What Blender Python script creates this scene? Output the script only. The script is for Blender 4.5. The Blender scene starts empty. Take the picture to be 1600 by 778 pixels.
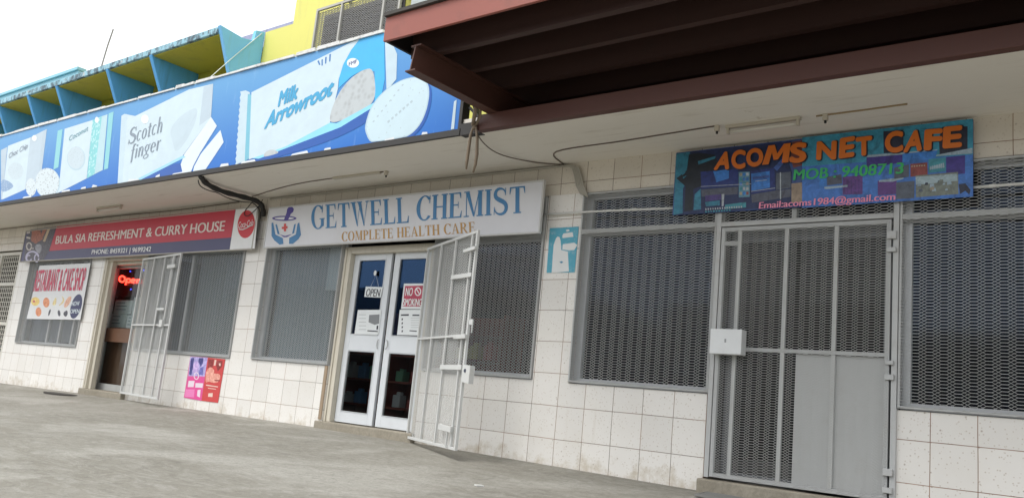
import bpy, math, random
from mathutils import Vector, Matrix
random.seed(7)
S = bpy.context.scene
COL = S.collection

# ------------------------------------------------------------------ camera, sky, sun, exposure
cam = bpy.data.cameras.new('camera'); camo = bpy.data.objects.new('camera', cam); COL.objects.link(camo)
cam.sensor_width = 36.0; cam.lens = 30.007; cam.clip_start = 0.05; cam.clip_end = 3000
rx = Vector((0.7880454, 0.60821179, 0.09519907)); ry = Vector((-0.03327402, 0.1964954, -0.97994)); rz = Vector((-0.61471724, 0.76906955, 0.17508495))
camo.matrix_world = Matrix(((rx[0], -ry[0], -rz[0], 5.8207), (rx[1], -ry[1], -rz[1], -6.6828), (rx[2], -ry[2], -rz[2], 0.533), (0, 0, 0, 1)))
S.camera = camo

SUN_EL, SUN_AZ = math.radians(58), math.radians(200)      # azimuth clockwise from +y (north): high, from the street side
world = bpy.data.worlds.new('World'); S.world = world; world.use_nodes = True
nt = world.node_tree; nt.nodes.clear()
sky = nt.nodes.new('ShaderNodeTexSky'); sky.sky_type = 'NISHITA'; sky.sun_disc = False
sky.sun_elevation = SUN_EL; sky.sun_rotation = SUN_AZ; sky.air_density = 1.0; sky.dust_density = 6.0; sky.ozone_density = 1.0
hsv = nt.nodes.new('ShaderNodeHueSaturation'); hsv.inputs['Saturation'].default_value = 0.12
mixw = nt.nodes.new('ShaderNodeMix'); mixw.data_type = 'RGBA'; mixw.inputs[0].default_value = 0.6
mixw.inputs[7].default_value = (11.5, 11.8, 12.2, 1)       # the even white cloud deck
bgn = nt.nodes.new('ShaderNodeBackground'); bgn.inputs['Strength'].default_value = 0.1
wout = nt.nodes.new('ShaderNodeOutputWorld')
nt.links.new(sky.outputs[0], hsv.inputs['Color']); nt.links.new(hsv.outputs[0], mixw.inputs[6])
nt.links.new(mixw.outputs[2], bgn.inputs['Color']); nt.links.new(bgn.outputs[0], wout.inputs['Surface'])

sl = bpy.data.lights.new('sun', 'SUN'); sl.energy = 1.2; sl.angle = math.radians(22); sl.color = (1, 0.97, 0.92)
so = bpy.data.objects.new('sun', sl); COL.objects.link(so); so.location = (0, -10, 20)
sd = Vector((math.sin(SUN_AZ) * math.cos(SUN_EL), math.cos(SUN_AZ) * math.cos(SUN_EL), math.sin(SUN_EL)))
so.rotation_euler = sd.to_track_quat('Z', 'Y').to_euler()
S.view_settings.view_transform = 'Standard'; S.view_settings.look = 'None'
S.view_settings.exposure = 0.76; S.view_settings.gamma = 1.0
S.cycles.max_bounces = 8; S.cycles.transparent_max_bounces = 16; S.cycles.use_denoising = True
S.cycles.caustics_reflective = False; S.cycles.caustics_refractive = False

# ------------------------------------------------------------------ materials
def N(t, typ, **kw):
    n = t.nodes.new(typ)
    for k, v in kw.items(): setattr(n, k, v)
    return n
def newmat(name):
    m = bpy.data.materials.new(name); m.use_nodes = True
    t = m.node_tree; b = t.nodes['Principled BSDF']
    return m, t, b
def mixc(t, fac, a, b, mode='MIX'):
    n = N(t, 'ShaderNodeMix', data_type='RGBA', blend_type=mode)
    for i, v in ((0, fac), (6, a), (7, b)):
        if isinstance(v, (int, float)): n.inputs[i].default_value = v
        elif isinstance(v, tuple): n.inputs[i].default_value = v if len(v) == 4 else (*v, 1)
        else: t.links.new(v, n.inputs[i])
    return n.outputs[2]
def noise(t, scale, detail=4, rough=.55, vec=None, dist=0):
    n = N(t, 'ShaderNodeTexNoise'); n.inputs['Scale'].default_value = scale; n.inputs['Detail'].default_value = detail
    n.inputs['Roughness'].default_value = rough; n.inputs['Distortion'].default_value = dist
    if vec is not None: t.links.new(vec, n.inputs['Vector'])
    return n.outputs[0]
def ramp(t, src, lo, hi):
    n = N(t, 'ShaderNodeMapRange'); n.inputs['From Min'].default_value = lo; n.inputs['From Max'].default_value = hi; n.clamp = True
    t.links.new(src, n.inputs['Value']); return n.outputs[0]
def math_(t, op, a, b=None, c=None):
    n = N(t, 'ShaderNodeMath', operation=op)
    for i, v in enumerate((a, b, c)):
        if v is None: continue
        if isinstance(v, (int, float)): n.inputs[i].default_value = v
        else: t.links.new(v, n.inputs[i])
    return n.outputs[0]
def bump(t, b, h, strength=.2, dist=.01):
    n = N(t, 'ShaderNodeBump'); n.inputs['Strength'].default_value = strength; n.inputs['Distance'].default_value = dist
    t.links.new(h, n.inputs['Height']); t.links.new(n.outputs[0], b.inputs['Normal'])
def objvec(t, scale=None):
    tc = N(t, 'ShaderNodeTexCoord')
    if scale is None: return tc.outputs['Object']
    mp = N(t, 'ShaderNodeMapping'); mp.inputs['Scale'].default_value = scale; t.links.new(tc.outputs['Object'], mp.inputs['Vector'])
    return mp.outputs[0]
MATS = {}
def paint(name, col, rough=.55, dirt=(.25, .22, .17), amount=.25, scale=3.0, metal=0.0, streak=False, bumps=.05, var=.08):
    """painted or printed surface: base colour, soft tone variation, grime blotches with a shape of their own"""
    if name in MATS: return MATS[name]
    m, t, b = newmat(name)
    v = objvec(t); vs = objvec(t, (9, 9, .8)) if streak else v
    n1 = noise(t, scale, 5, .6, v); n2 = noise(t, scale * (1 if streak else 2.7), 6, .65, vs)
    dark = tuple(c * (1 - var) for c in col); lite = tuple(min(1, c * (1 + var)) for c in col)
    c1 = mixc(t, n1, dark, lite)
    g = math_(t, 'MULTIPLY', ramp(t, n2, .52, .78), amount)
    c2 = mixc(t, g, c1, dirt)
    t.links.new(c2, b.inputs['Base Color'])
    b.inputs['Roughness'].default_value = rough; b.inputs['Metallic'].default_value = metal
    if bumps: bump(t, b, noise(t, 60, 3, .6, v), bumps, .004)
    MATS[name] = m; return m
def flat(name, col, rough=.5, metal=0.0):
    if name in MATS: return MATS[name]
    m, t, b = newmat(name)
    n = noise(t, 7, 4, .6, objvec(t))
    t.links.new(mixc(t, n, tuple(c * .93 for c in col), tuple(min(1, c * 1.07) for c in col)), b.inputs['Base Color'])
    b.inputs['Roughness'].default_value = rough; b.inputs['Metallic'].default_value = metal
    MATS[name] = m; return m
def emit(name, col, power):
    m, t, b = newmat(name); b.inputs['Base Color'].default_value = (*col, 1)
    b.inputs['Emission Color'].default_value = (*col, 1); b.inputs['Emission Strength'].default_value = power
    return m
def glassm(name, tint=(.9, .93, .93), rough=.03, base=.05, refl=(1, 1, 1)):
    m = bpy.data.materials.new(name); m.use_nodes = True; t = m.node_tree; t.nodes.clear()
    lw = N(t, 'ShaderNodeLayerWeight'); lw.inputs[0].default_value = .5
    p = math_(t, 'POWER', lw.outputs['Facing'], 5); fac = math_(t, 'MULTIPLY_ADD', p, .6, base)
    tr = N(t, 'ShaderNodeBsdfTransparent'); tr.inputs[0].default_value = (*tint, 1)
    gl = N(t, 'ShaderNodeBsdfGlossy'); gl.inputs['Roughness'].default_value = rough; gl.inputs['Color'].default_value = (*refl, 1)
    ms = N(t, 'ShaderNodeMixShader'); t.links.new(fac, ms.inputs[0]); t.links.new(tr.outputs[0], ms.inputs[1]); t.links.new(gl.outputs[0], ms.inputs[2])
    o = N(t, 'ShaderNodeOutputMaterial'); t.links.new(ms.outputs[0], o.inputs[0])
    return m
def tilemat(name, offx, offz=.533, grout=(.17, .13, .10), speck=1.0, tint=(.82, .80, .765)):
    m, t, b = newmat(name)
    tc = N(t, 'ShaderNodeTexCoord'); sp = N(t, 'ShaderNodeSeparateXYZ'); t.links.new(tc.outputs['Object'], sp.inputs[0])
    wob = math_(t, 'MULTIPLY', math_(t, 'SUBTRACT', noise(t, 1.3, 2, .5, tc.outputs['Object']), .5), .012)
    u = math_(t, 'DIVIDE', math_(t, 'ADD', math_(t, 'SUBTRACT', sp.outputs[0], offx), wob), .3)
    w = math_(t, 'DIVIDE', math_(t, 'ADD', math_(t, 'SUBTRACT', sp.outputs[2], offz), wob), .3)
    def edge(s):
        f = math_(t, 'FRACT', s); return math_(t, 'MINIMUM', f, math_(t, 'SUBTRACT', 1.0, f))
    e = math_(t, 'MINIMUM', edge(u), edge(w))
    gm = math_(t, 'SUBTRACT', 1.0, ramp(t, e, .006, .011))
    cmb = N(t, 'ShaderNodeCombineXYZ'); t.links.new(math_(t, 'FLOOR', u), cmb.inputs[0]); t.links.new(math_(t, 'FLOOR', w), cmb.inputs[1])
    wn = N(t, 'ShaderNodeTexWhiteNoise', noise_dimensions='3D'); t.links.new(cmb.outputs[0], wn.inputs['Vector'])
    base = mixc(t, wn.outputs['Value'], tuple(c * .90 for c in tint), tint)
    base = mixc(t, math_(t, 'MULTIPLY', ramp(t, noise(t, 2.2, 5, .6, tc.outputs['Object']), .45, .8), .22), base, (.62, .57, .48))
    vo = N(t, 'ShaderNodeTexVoronoi'); vo.inputs['Scale'].default_value = 38; t.links.new(tc.outputs['Object'], vo.inputs['Vector'])
    sm = math_(t, 'MULTIPLY', math_(t, 'SUBTRACT', 1.0, ramp(t, vo.outputs['Distance'], .10, .26)), .55 * speck)
    vo2 = N(t, 'ShaderNodeTexVoronoi'); vo2.inputs['Scale'].default_value = 15; t.links.new(tc.outputs['Object'], vo2.inputs['Vector'])
    sm2 = math_(t, 'MULTIPLY', math_(t, 'SUBTRACT', 1.0, ramp(t, vo2.outputs['Distance'], .07, .13)), .6 * speck)
    base = mixc(t, sm, base, (.50, .43, .36)); base = mixc(t, sm2, base, (.40, .34, .29))
    # splash and rust stains on the lowest course
    nz = noise(t, 5.5, 7, .7, tc.outputs['Object'])
    low = math_(t, 'SUBTRACT', 1.0, ramp(t, sp.outputs[2], .02, .30))
    st = ramp(t, math_(t, 'ADD', nz, math_(t, 'MULTIPLY', low, .30)), .72, .92)
    base = mixc(t, math_(t, 'MULTIPLY', st, .55), base, (.42, .34, .22))
    vs = objvec(t, (14, 14, .9)); n3 = noise(t, 1.0, 5, .6, vs)
    base = mixc(t, math_(t, 'MULTIPLY', ramp(t, n3, .62, .8), .25), base, (.48, .40, .29))
    gcol = mixc(t, ramp(t, noise(t, 3, 3, .6, tc.outputs['Object']), .4, .65), grout, (.33, .19, .12))
    t.links.new(mixc(t, gm, base, gcol), b.inputs['Base Color'])
    t.links.new(math_(t, 'MULTIPLY_ADD', gm, .5, .27), b.inputs['Roughness'])
    b.inputs['Specular IOR Level'].default_value = .35
    bump(t, b, math_(t, 'SUBTRACT', 1.0, gm), .35, .003)
    MATS[name] = m; return m
def concrete(name, c0, c1, c2, bstr=.35):
    m, t, b = newmat(name); v = objvec(t)
    big = noise(t, .45, 5, .6, v, .5); mid = noise(t, 2.1, 8, .72, v, 1.2); fine = noise(t, 45, 5, .75, v)
    sw = objvec(t, (1.0, 2.6, 1)); swirl = noise(t, 2.4, 10, .78, sw, 1.8); sw2 = noise(t, 7.5, 8, .75, objvec(t, (2.2, 1.0, 1)), 2.6)
    c = mixc(t, ramp(t, big, .36, .64), c0, c1)
    c = mixc(t, math_(t, 'MULTIPLY', ramp(t, swirl, .47, .62), .62), c, c2)
    c = mixc(t, math_(t, 'MULTIPLY', ramp(t, mid, .54, .68), .45), c, tuple(x * .66 for x in c0))
    c = mixc(t, math_(t, 'MULTIPLY', ramp(t, sw2, .52, .66), .30), c, tuple(x * .66 for x in c0))
    c = mixc(t, math_(t, 'MULTIPLY', ramp(t, noise(t, .38, 7, .62, v, 1.5), .50, .60), .55), c, tuple(x * 1.12 for x in c2))
    c = mixc(t, math_(t, 'MULTIPLY', ramp(t, noise(t, 15, 7, .75, v, .8), .50, .66), .42), c, tuple(x * .60 for x in c0))
    c = mixc(t, math_(t, 'MULTIPLY', ramp(t, fine, .40, .68), .30), c, tuple(x * .55 for x in c0))
    st2 = noise(t, .9, 6, .65, objvec(t, (.35, 1.3, 1)), 1.0)
    c = mixc(t, math_(t, 'MULTIPLY', ramp(t, st2, .56, .68), .32), c, (.17, .155, .125))
    vo = N(t, 'ShaderNodeTexVoronoi'); vo.inputs['Scale'].default_value = 5; t.links.new(v, vo.inputs['Vector'])
    spot = math_(t, 'SUBTRACT', 1.0, ramp(t, vo.outputs['Distance'], .03, .08))
    c = mixc(t, math_(t, 'MULTIPLY', spot, .35), c, (.09, .085, .075))
    t.links.new(c, b.inputs['Base Color']); b.inputs['Roughness'].default_value = .85; b.inputs['Specular IOR Level'].default_value = .3
    h = math_(t, 'ADD', math_(t, 'MULTIPLY', swirl, 1.4), math_(t, 'ADD', math_(t, 'MULTIPLY', sw2, .7), math_(t, 'MULTIPLY', fine, .3)))
    bump(t, b, h, bstr, .05)
    MATS[name] = m; return m
def soffitmat():
    m, t, b = newmat('soffit paint'); v = objvec(t); vs = objvec(t, (.5, 5, 1)); vj = objvec(t)
    c = mixc(t, noise(t, .9, 5, .6, v), (.73, .69, .62), (.80, .765, .70))
    c = mixc(t, math_(t, 'MULTIPLY', ramp(t, noise(t, 2.4, 7, .68, vs), .56, .74), .45), c, (.42, .36, .27))
    c = mixc(t, math_(t, 'MULTIPLY', ramp(t, noise(t, 5, 7, .7, v), .66, .72), .4), c, (.33, .26, .18))
    t.links.new(c, b.inputs['Base Color']); b.inputs['Roughness'].default_value = .75
    bump(t, b, noise(t, 1.1, 3, .5, v), .25, .03)
    return m
def printed_sky_blue():
    m, t, b = newmat('billboard print blue'); sp = N(t, 'ShaderNodeSeparateXYZ'); v = objvec(t); t.links.new(v, sp.inputs[0])
    z = ramp(t, math_(t, 'MULTIPLY_ADD', noise(t, .6, 3, .5, v), .4, sp.outputs[2]), 3.2, 4.3)
    c = mixc(t, z, (.006, .14, .52), (.095, .31, .60))
    c = mixc(t, math_(t, 'MULTIPLY', ramp(t, noise(t, 2.5, 6, .7, objvec(t, (3, 3, .5))), .6, .75), .25), c, (.42, .6, .8))
    t.links.new(c, b.inputs['Base Color']); b.inputs['Roughness'].default_value = .45
    return m

# ------------------------------------------------------------------ mesh builder
class MB:
    def __init__(s): s.v = []; s.f = []; s.m = []
    def quad(s, pts, mat=0):
        i = len(s.v); s.v += [tuple(p) for p in pts]; s.f.append(tuple(range(i, i + len(pts)))); s.m.append(mat)
    def box(s, x0, x1, y0, y1, z0, z1, mat=0):
        i = len(s.v)
        s.v += [(x0, y0, z0), (x1, y0, z0), (x1, y1, z0), (x0, y1, z0), (x0, y0, z1), (x1, y0, z1), (x1, y1, z1), (x0, y1, z1)]
        for f in ((0, 3, 2, 1), (4, 5, 6, 7), (0, 1, 5, 4), (1, 2, 6, 5), (2, 3, 7, 6), (3, 0, 4, 7)):
            s.f.append(tuple(i + k for k in f)); s.m.append(mat)
        return s
    def prism(s, poly, axis, a0, a1, mat=0):
        """poly in the two other axes, extruded along axis (x or y)"""
        n = len(poly); i = len(s.v)
        mk = (lambda p, a: (a, p[0], p[1])) if axis == 'x' else (lambda p, a: (p[0], a, p[1])) if axis == 'y' else (lambda p, a: (p[0], p[1], a))
        s.v += [mk(p, a0) for p in poly] + [mk(p, a1) for p in poly]
        s.f.append(tuple(i + k for k in range(n))); s.f.append(tuple(i + n + k for k in reversed(range(n)))); s.m += [mat, mat]
        for k in range(n):
            k2 = (k + 1) % n; s.f.append((i + k, i + n + k, i + n + k2, i + k2)); s.m.append(mat)
        return s
    def bar(s, a, b, w, d, up=(0, 0, 1), mat=0, caps=True):
        """rectangular bar from a to b; w across 'up' side, d the other way"""
        a, b = Vector(a), Vector(b); t = (b - a).normalized(); u = Vector(up)
        if abs(t.dot(u)) > .95: u = Vector((1, 0, 0))
        n = t.cross(u).normalized(); u = n.cross(t).normalized()
        i = len(s.v)
        for p in (a, b):
            for su, sn in ((-1, -1), (1, -1), (1, 1), (-1, 1)): s.v.append(tuple(p + u * su * w / 2 + n * sn * d / 2))
        for k in range(4):
            k2 = (k + 1) % 4; s.f.append((i + k, i + k2, i + 4 + k2, i + 4 + k)); s.m.append(mat)
        if caps: s.f += [(i + 3, i + 2, i + 1, i), (i + 4, i + 5, i + 6, i + 7)]; s.m += [mat, mat]
        return s
    def tube(s, pts, r, n=7, mat=0, rr=None):
        pts = [Vector(p) for p in pts]; rings = []
        for k, p in enumerate(pts):
            t = (pts[min(k + 1, len(pts) - 1)] - pts[max(k - 1, 0)]).normalized()
            u = Vector((0, 0, 1)) if abs(t.z) < .9 else Vector((1, 0, 0))
            a = t.cross(u).normalized(); b = a.cross(t); i = len(s.v); R_ = rr[k] if rr else r
            for q in range(n):
                an = 2 * math.pi * q / n; s.v.append(tuple(p + a * R_ * math.cos(an) + b * R_ * math.sin(an)))
            rings.append(i)
        for i, j in zip(rings, rings[1:]):
            for q in range(n):
                q2 = (q + 1) % n; s.f.append((i + q, i + q2, j + q2, j + q)); s.m.append(mat)
        s.f.append(tuple(rings[0] + q for q in reversed(range(n)))); s.f.append(tuple(rings[-1] + q for q in range(n))); s.m += [mat, mat]
        return s
    def build(s, name, mats, parent=None, bevel=0, smooth=False, base=None):
        me = bpy.data.meshes.new(name)
        off = Vector((0, 0, 0))
        if parent is None and base is None and s.v:
            xs = [p[0] for p in s.v]; ys = [p[1] for p in s.v]; zs = [p[2] for p in s.v]
            base = ((min(xs) + max(xs)) / 2, (min(ys) + max(ys)) / 2, min(zs))
        if parent is None and base is not None: off = Vector(base)
        me.from_pydata([(p[0] - off.x, p[1] - off.y, p[2] - off.z) for p in s.v], [], s.f)
        if not isinstance(mats, (list, tuple)): mats = [mats]
        for m in mats: me.materials.append(m)
        me.polygons.foreach_set('material_index', s.m)
        if smooth: me.polygons.foreach_set('use_smooth', [True] * len(s.f))
        me.update()
        o = bpy.data.objects.new(name, me); COL.objects.link(o)
        if parent is None: o.location = off
        else: attach(o, parent)
        if bevel:
            md = o.modifiers.new('bevel', 'BEVEL'); md.width = bevel; md.segments = 2; md.limit_method = 'ANGLE'
        return o
def world_loc(o):
    v = Vector((0, 0, 0))
    while o is not None: v += o.location + o.matrix_parent_inverse.to_translation() if o.parent else o.location; o = o.parent
    return v
def attach(o, parent):
    o.parent = parent; o.matrix_parent_inverse = Matrix.Translation(-world_loc(parent))
def tag(o, label=None, cat=None, group=None, kind=None):
    if label: o['label'] = label
    if cat: o['category'] = cat
    if group: o['group'] = group
    if kind: o['kind'] = kind
    return o
def thing(name, label, cat, loc, group=None):
    o = bpy.data.objects.new(name, None); COL.objects.link(o); o.location = loc; o.empty_display_size = .2
    return tag(o, label, cat, group)

# ------------------------------------------------------------------ lettering
FAT_M = [(0, 0), (.06, 1), (.27, 1), (.43, .52), (.58, 1), (.80, 1), (.88, 0), (.66, 0), (.62, .60), (.50, .20), (.36, .20), (.24, .62), (.22, 0)]
def font_mesh(s, style):
    if style == 'fat' and s == 'M': return [(x / .88, y) for x, y in FAT_M], [tuple(range(len(FAT_M)))], [0] * len(FAT_M)
    c = bpy.data.curves.new('lettering', 'FONT'); c.body = s; c.size = 1; c.fill_mode = 'FRONT'; c.resolution_u = 5
    if style == 'script': c.shear = .3
    o = bpy.data.objects.new('lettering', c); COL.objects.link(o)
    dg = bpy.context.evaluated_depsgraph_get(); dg.update()
    me = bpy.data.meshes.new_from_object(o.evaluated_get(dg))
    vs = [(v.co.x, v.co.y) for v in me.vertices]; fs = [tuple(p.vertices) for p in me.polygons]
    bpy.data.objects.remove(o); bpy.data.curves.remove(c); bpy.data.meshes.remove(me)
    # weight: the glyph repeated a stroke-width apart, each copy a hair above the last
    e = {'bold': .026, 'heavy': .048, 'fat': .05, 'script': .012}.get(style, 0)
    sh = [(0, 0)] if not e else [(-e, 0), (0, 0), (e, 0)] if style not in ('fat', 'heavy') else [(e * math.cos(a), e * math.sin(a)) for a in [k * math.pi / 4 for k in range(8)]] + [(0, 0)]
    V, F, L_ = [], [], []
    for k, (dx, dy) in enumerate(sh):
        n = len(V); V += [(x + dx, y + dy) for x, y in vs]; F += [tuple(n + q for q in f) for f in fs]; L_ += [k * .1] * len(vs)
    x0 = min(v[0] for v in V); x1 = max(v[0] for v in V); h = .735 if style != 'fat' else .80
    return [((x - x0) / (x1 - x0), y / h) for x, y in V], F, L_
SW, TH, SF = .17, .05, .045
def ringpoly(cx, cy, ro, so, ri, si, a0, a1, n=22):
    o = [(cx + ro * math.cos(a0 + (a1 - a0) * k / n), cy + so * math.sin(a0 + (a1 - a0) * k / n)) for k in range(n + 1)]
    i = [(cx + ri * math.cos(a1 - (a1 - a0) * k / n), cy + si * math.sin(a1 - (a1 - a0) * k / n)) for k in range(n + 1)]
    return o + i
def R_(x0, y0, x1, y1): return [(x0, y0), (x1, y0), (x1, y1), (x0, y1)]
def stem(x): return [R_(x, SF, x + SW, 1 - SF), R_(x - .07, 0, x + SW + .07, SF), R_(x - .07, 1 - SF, x + SW + .07, 1)]
def stroke(pts, ws):
    l, r = [], []
    for k, (x, y) in enumerate(pts):
        x0, y0 = pts[max(k - 1, 0)]; x1, y1 = pts[min(k + 1, len(pts) - 1)]; d = math.hypot(x1 - x0, y1 - y0) or 1
        nx, ny = -(y1 - y0) / d, (x1 - x0) / d; w = ws[k] / 2
        l.append((x + nx * w, y + ny * w)); r.append((x - nx * w, y - ny * w))
    return l + r[::-1]
def bez(ps, n=9):
    out = []
    for a, b, c, d in ps:
        for k in range(n):
            t = k / n; u = 1 - t
            out.append(tuple(u ** 3 * a[i] + 3 * u * u * t * b[i] + 3 * u * t * t * c[i] + t ** 3 * d[i] for i in (0, 1)))
    out.append(ps[-1][3]); return out
def serif_glyph(ch):
    P = math.pi
    if ch == 'I': return stem(.07), .31
    if ch == 'L': return stem(.07) + [R_(.31, 0, .60, TH), [(.53, TH), (.60, TH), (.62, .27), (.595, .27)]], .64
    if ch == 'E': return stem(.07) + [R_(.31, 0, .62, TH), [(.55, TH), (.62, TH), (.645, .27), (.62, .27)], R_(.31, 1 - TH, .59, 1), [(.52, 1 - TH), (.59, 1 - TH), (.60, .76), (.575, .76)], R_(SW + .07, .485, .46, .485 + TH), R_(.46, .38, .485, .63)], .67
    if ch == 'F': return stem(.07) + [R_(.31, 1 - TH, .59, 1), [(.52, 1 - TH), (.59, 1 - TH), (.60, .76), (.575, .76)], R_(SW + .07, .485, .46, .485 + TH)], .6
    if ch == 'T': return [R_(.27, SF, .27 + SW, 1 - TH), R_(.19, 0, .52, SF), R_(.03, 1 - TH, .68, 1), [(.03, 1 - TH), (.10, 1 - TH), (.045, .73), (.02, .73)], [(.61, 1 - TH), (.68, 1 - TH), (.69, .73), (.665, .73)]], .71
    if ch == 'H': return stem(.07) + stem(.55) + [R_(.24, .47, .55, .47 + TH)], .79
    if ch == 'W': return [[(.06, .96), (.24, .96), (.39, 0), (.34, 0)], [(.375, .10), (.345, 0), (.52, .96), (.56, .96)], [(.42, .958), (.60, .958), (.76, 0), (.71, 0)], [(.745, .10), (.715, 0), (.90, .96), (.94, .96)], R_(0, .96, .30, 1), R_(.36, .96, .66, 1), R_(.83, .96, 1.02, 1)], 1.02
    if ch == 'M': return [R_(.12, SF, .16, .96), R_(.02, 0, .27, SF), [(.10, .958), (.28, .958), (.52, .08), (.46, 0)], [(.47, .0), (.51, .0), (.745, .958), (.70, .958)], R_(.69, SF, .69 + SW, .958), R_(.62, 0, .93, SF), R_(.02, .962, .29, 1), R_(.66, .962, .93, 1)], .95
    if ch == 'A': return [[(.10, SF), (.15, SF), (.40, .86), (.36, 1)], [(.355, 1), (.43, 1), (.73, SF), (.54, SF)], R_(.22, .30, .56, .30 + TH), R_(.0, 0, .26, SF), R_(.46, 0, .80, SF)], .8
    if ch == 'O': return [ringpoly(.41, .5, .40, .52, .40 - SW * 1.05, .47, .35, .35 + 2 * P, 40)], .82
    if ch == 'C': return [ringpoly(.43, .5, .42, .52, .42 - SW * 1.1, .47, .75, 2 * P - .72), [(.66, .68), (.70, .68), (.71, 1.0), (.68, 1.0), (.66, .92)]], .75
    if ch == 'G': return [ringpoly(.43, .5, .42, .52, .42 - SW * 1.1, .47, .75, 2 * P - .75), [(.66, .68), (.70, .68), (.71, 1.0), (.68, 1.0), (.66, .92)], R_(.60, .10, .60 + SW, .40), R_(.52, .40, .83, .44)], .83
    if ch == 'P': return stem(.07) + [ringpoly(.30, .73, .33, .27, .33 - SW, .22, -P / 2, P / 2, 14), R_(.24, .46, .30, .51), R_(.24, .95, .30, 1)], .66
    if ch == 'R': return stem(.07) + [ringpoly(.30, .74, .32, .26, .32 - SW, .21, -P / 2, P / 2, 14), R_(.24, .48, .30, .53), R_(.24, .95, .30, 1), [(.30, .47), (.42, .50), (.74, .04), (.80, 0), (.60, 0)]], .80
    if ch == 'S':
        c = bez([((.56, .80), (.53, 1.04), (.12, 1.08), (.11, .77)), ((.11, .77), (.11, .52), (.60, .55), (.60, .26)), ((.60, .26), (.60, -.08), (.12, -.06), (.08, .23))])
        n = len(c); ws = [.045 + .13 * max(0, math.sin(math.pi * (k / (n - 1)))) ** 1.5 for k in range(n)]
        return [stroke(c, ws), [(.545, .72), (.58, .72), (.585, 1.0), (.555, 1.0)], [(.05, 0), (.08, 0), (.095, .30), (.06, .30)]], .68
    a, b, X = .115, .03, .64                                  # lower case: stem, hairline, x-height
    def arch(x0, w): return [ringpoly(x0 + w / 2, X - .24, w / 2, .26, w / 2 - a * .8, .22, P, 0, 12), R_(x0 + w - a, .0, x0 + w, X - .24)]
    if ch == 'c': return [ringpoly(.22, X / 2, .21, X / 2 + .01, .21 - a, X / 2 - b, .8, 2 * P - .8)], .40
    if ch == 'o': return [ringpoly(.22, X / 2, .21, X / 2 + .01, .21 - a, X / 2 - b, .3, .3 + 2 * P, 30)], .45
    if ch == 'e': return [ringpoly(.22, X / 2, .21, X / 2 + .01, .21 - a, X / 2 - b, .1, 2 * P - .8, 28), R_(.11, X * .5, .40, X * .5 + b)], .43
    if ch == 't': return [R_(.08, .10, .08 + a, .86), [(.08, .10), (.10, .0), (.20, -.01), (.28, .06), (.26, .08), (.20, .05), (.195, .10)], R_(.0, X - b, .30, X)], .31
    if ch == 'h': return [R_(.04, 0, .04 + a, 1.02)] + arch(.10, .32), .46
    if ch == 'n': return [R_(.04, 0, .04 + a, X)] + arch(.10, .32), .46
    if ch == 'r': return [R_(.04, 0, .04 + a, X), [(.155, X - .12), (.155, X - .18), (.22, X - .06), (.31, X - .10), (.33, X - .02), (.25, X + .01)]], .33
    if ch == 'i': return [R_(.04, 0, .04 + a, X), [(.10 + .07 * math.cos(k), .84 + .07 * math.sin(k)) for k in range(6)]], .20
    if ch == 'f': return [R_(.10, -.22, .10 + a, .80), [(.10, .80), (.13, .98), (.24, 1.04), (.36, .98), (.33, .90), (.26, .97), (.215, .80)], R_(.0, X - b, .34, X)], .33
    if ch == 'g': return [ringpoly(.20, X - .22, .19, .23, .19 - a * .9, .19, .3, .3 + 2 * P, 24), ringpoly(.20, -.13, .22, .15, .15, .11, .3, .3 + 2 * P, 24), R_(.15, .02, .25, .19), [(.34, X - .06), (.42, X + .02), (.46, X - .02), (.40, X - .08)]], .44
    return [], .32
def serif_mesh(s):
    vs, fs, x, lay = [], [], 0, []
    for ch in s:
        ps, w = serif_glyph(ch)
        for k, p in enumerate(ps):
            i = len(vs); vs += [(x + a, b) for a, b in p]; fs.append(tuple(range(i, i + len(p)))); lay += [k] * len(p)
        x += w + .045
    x1 = max(v[0] for v in vs); x0 = min(v[0] for v in vs)
    return [((a - x0) / (x1 - x0), b) for a, b in vs], fs, lay
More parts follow.
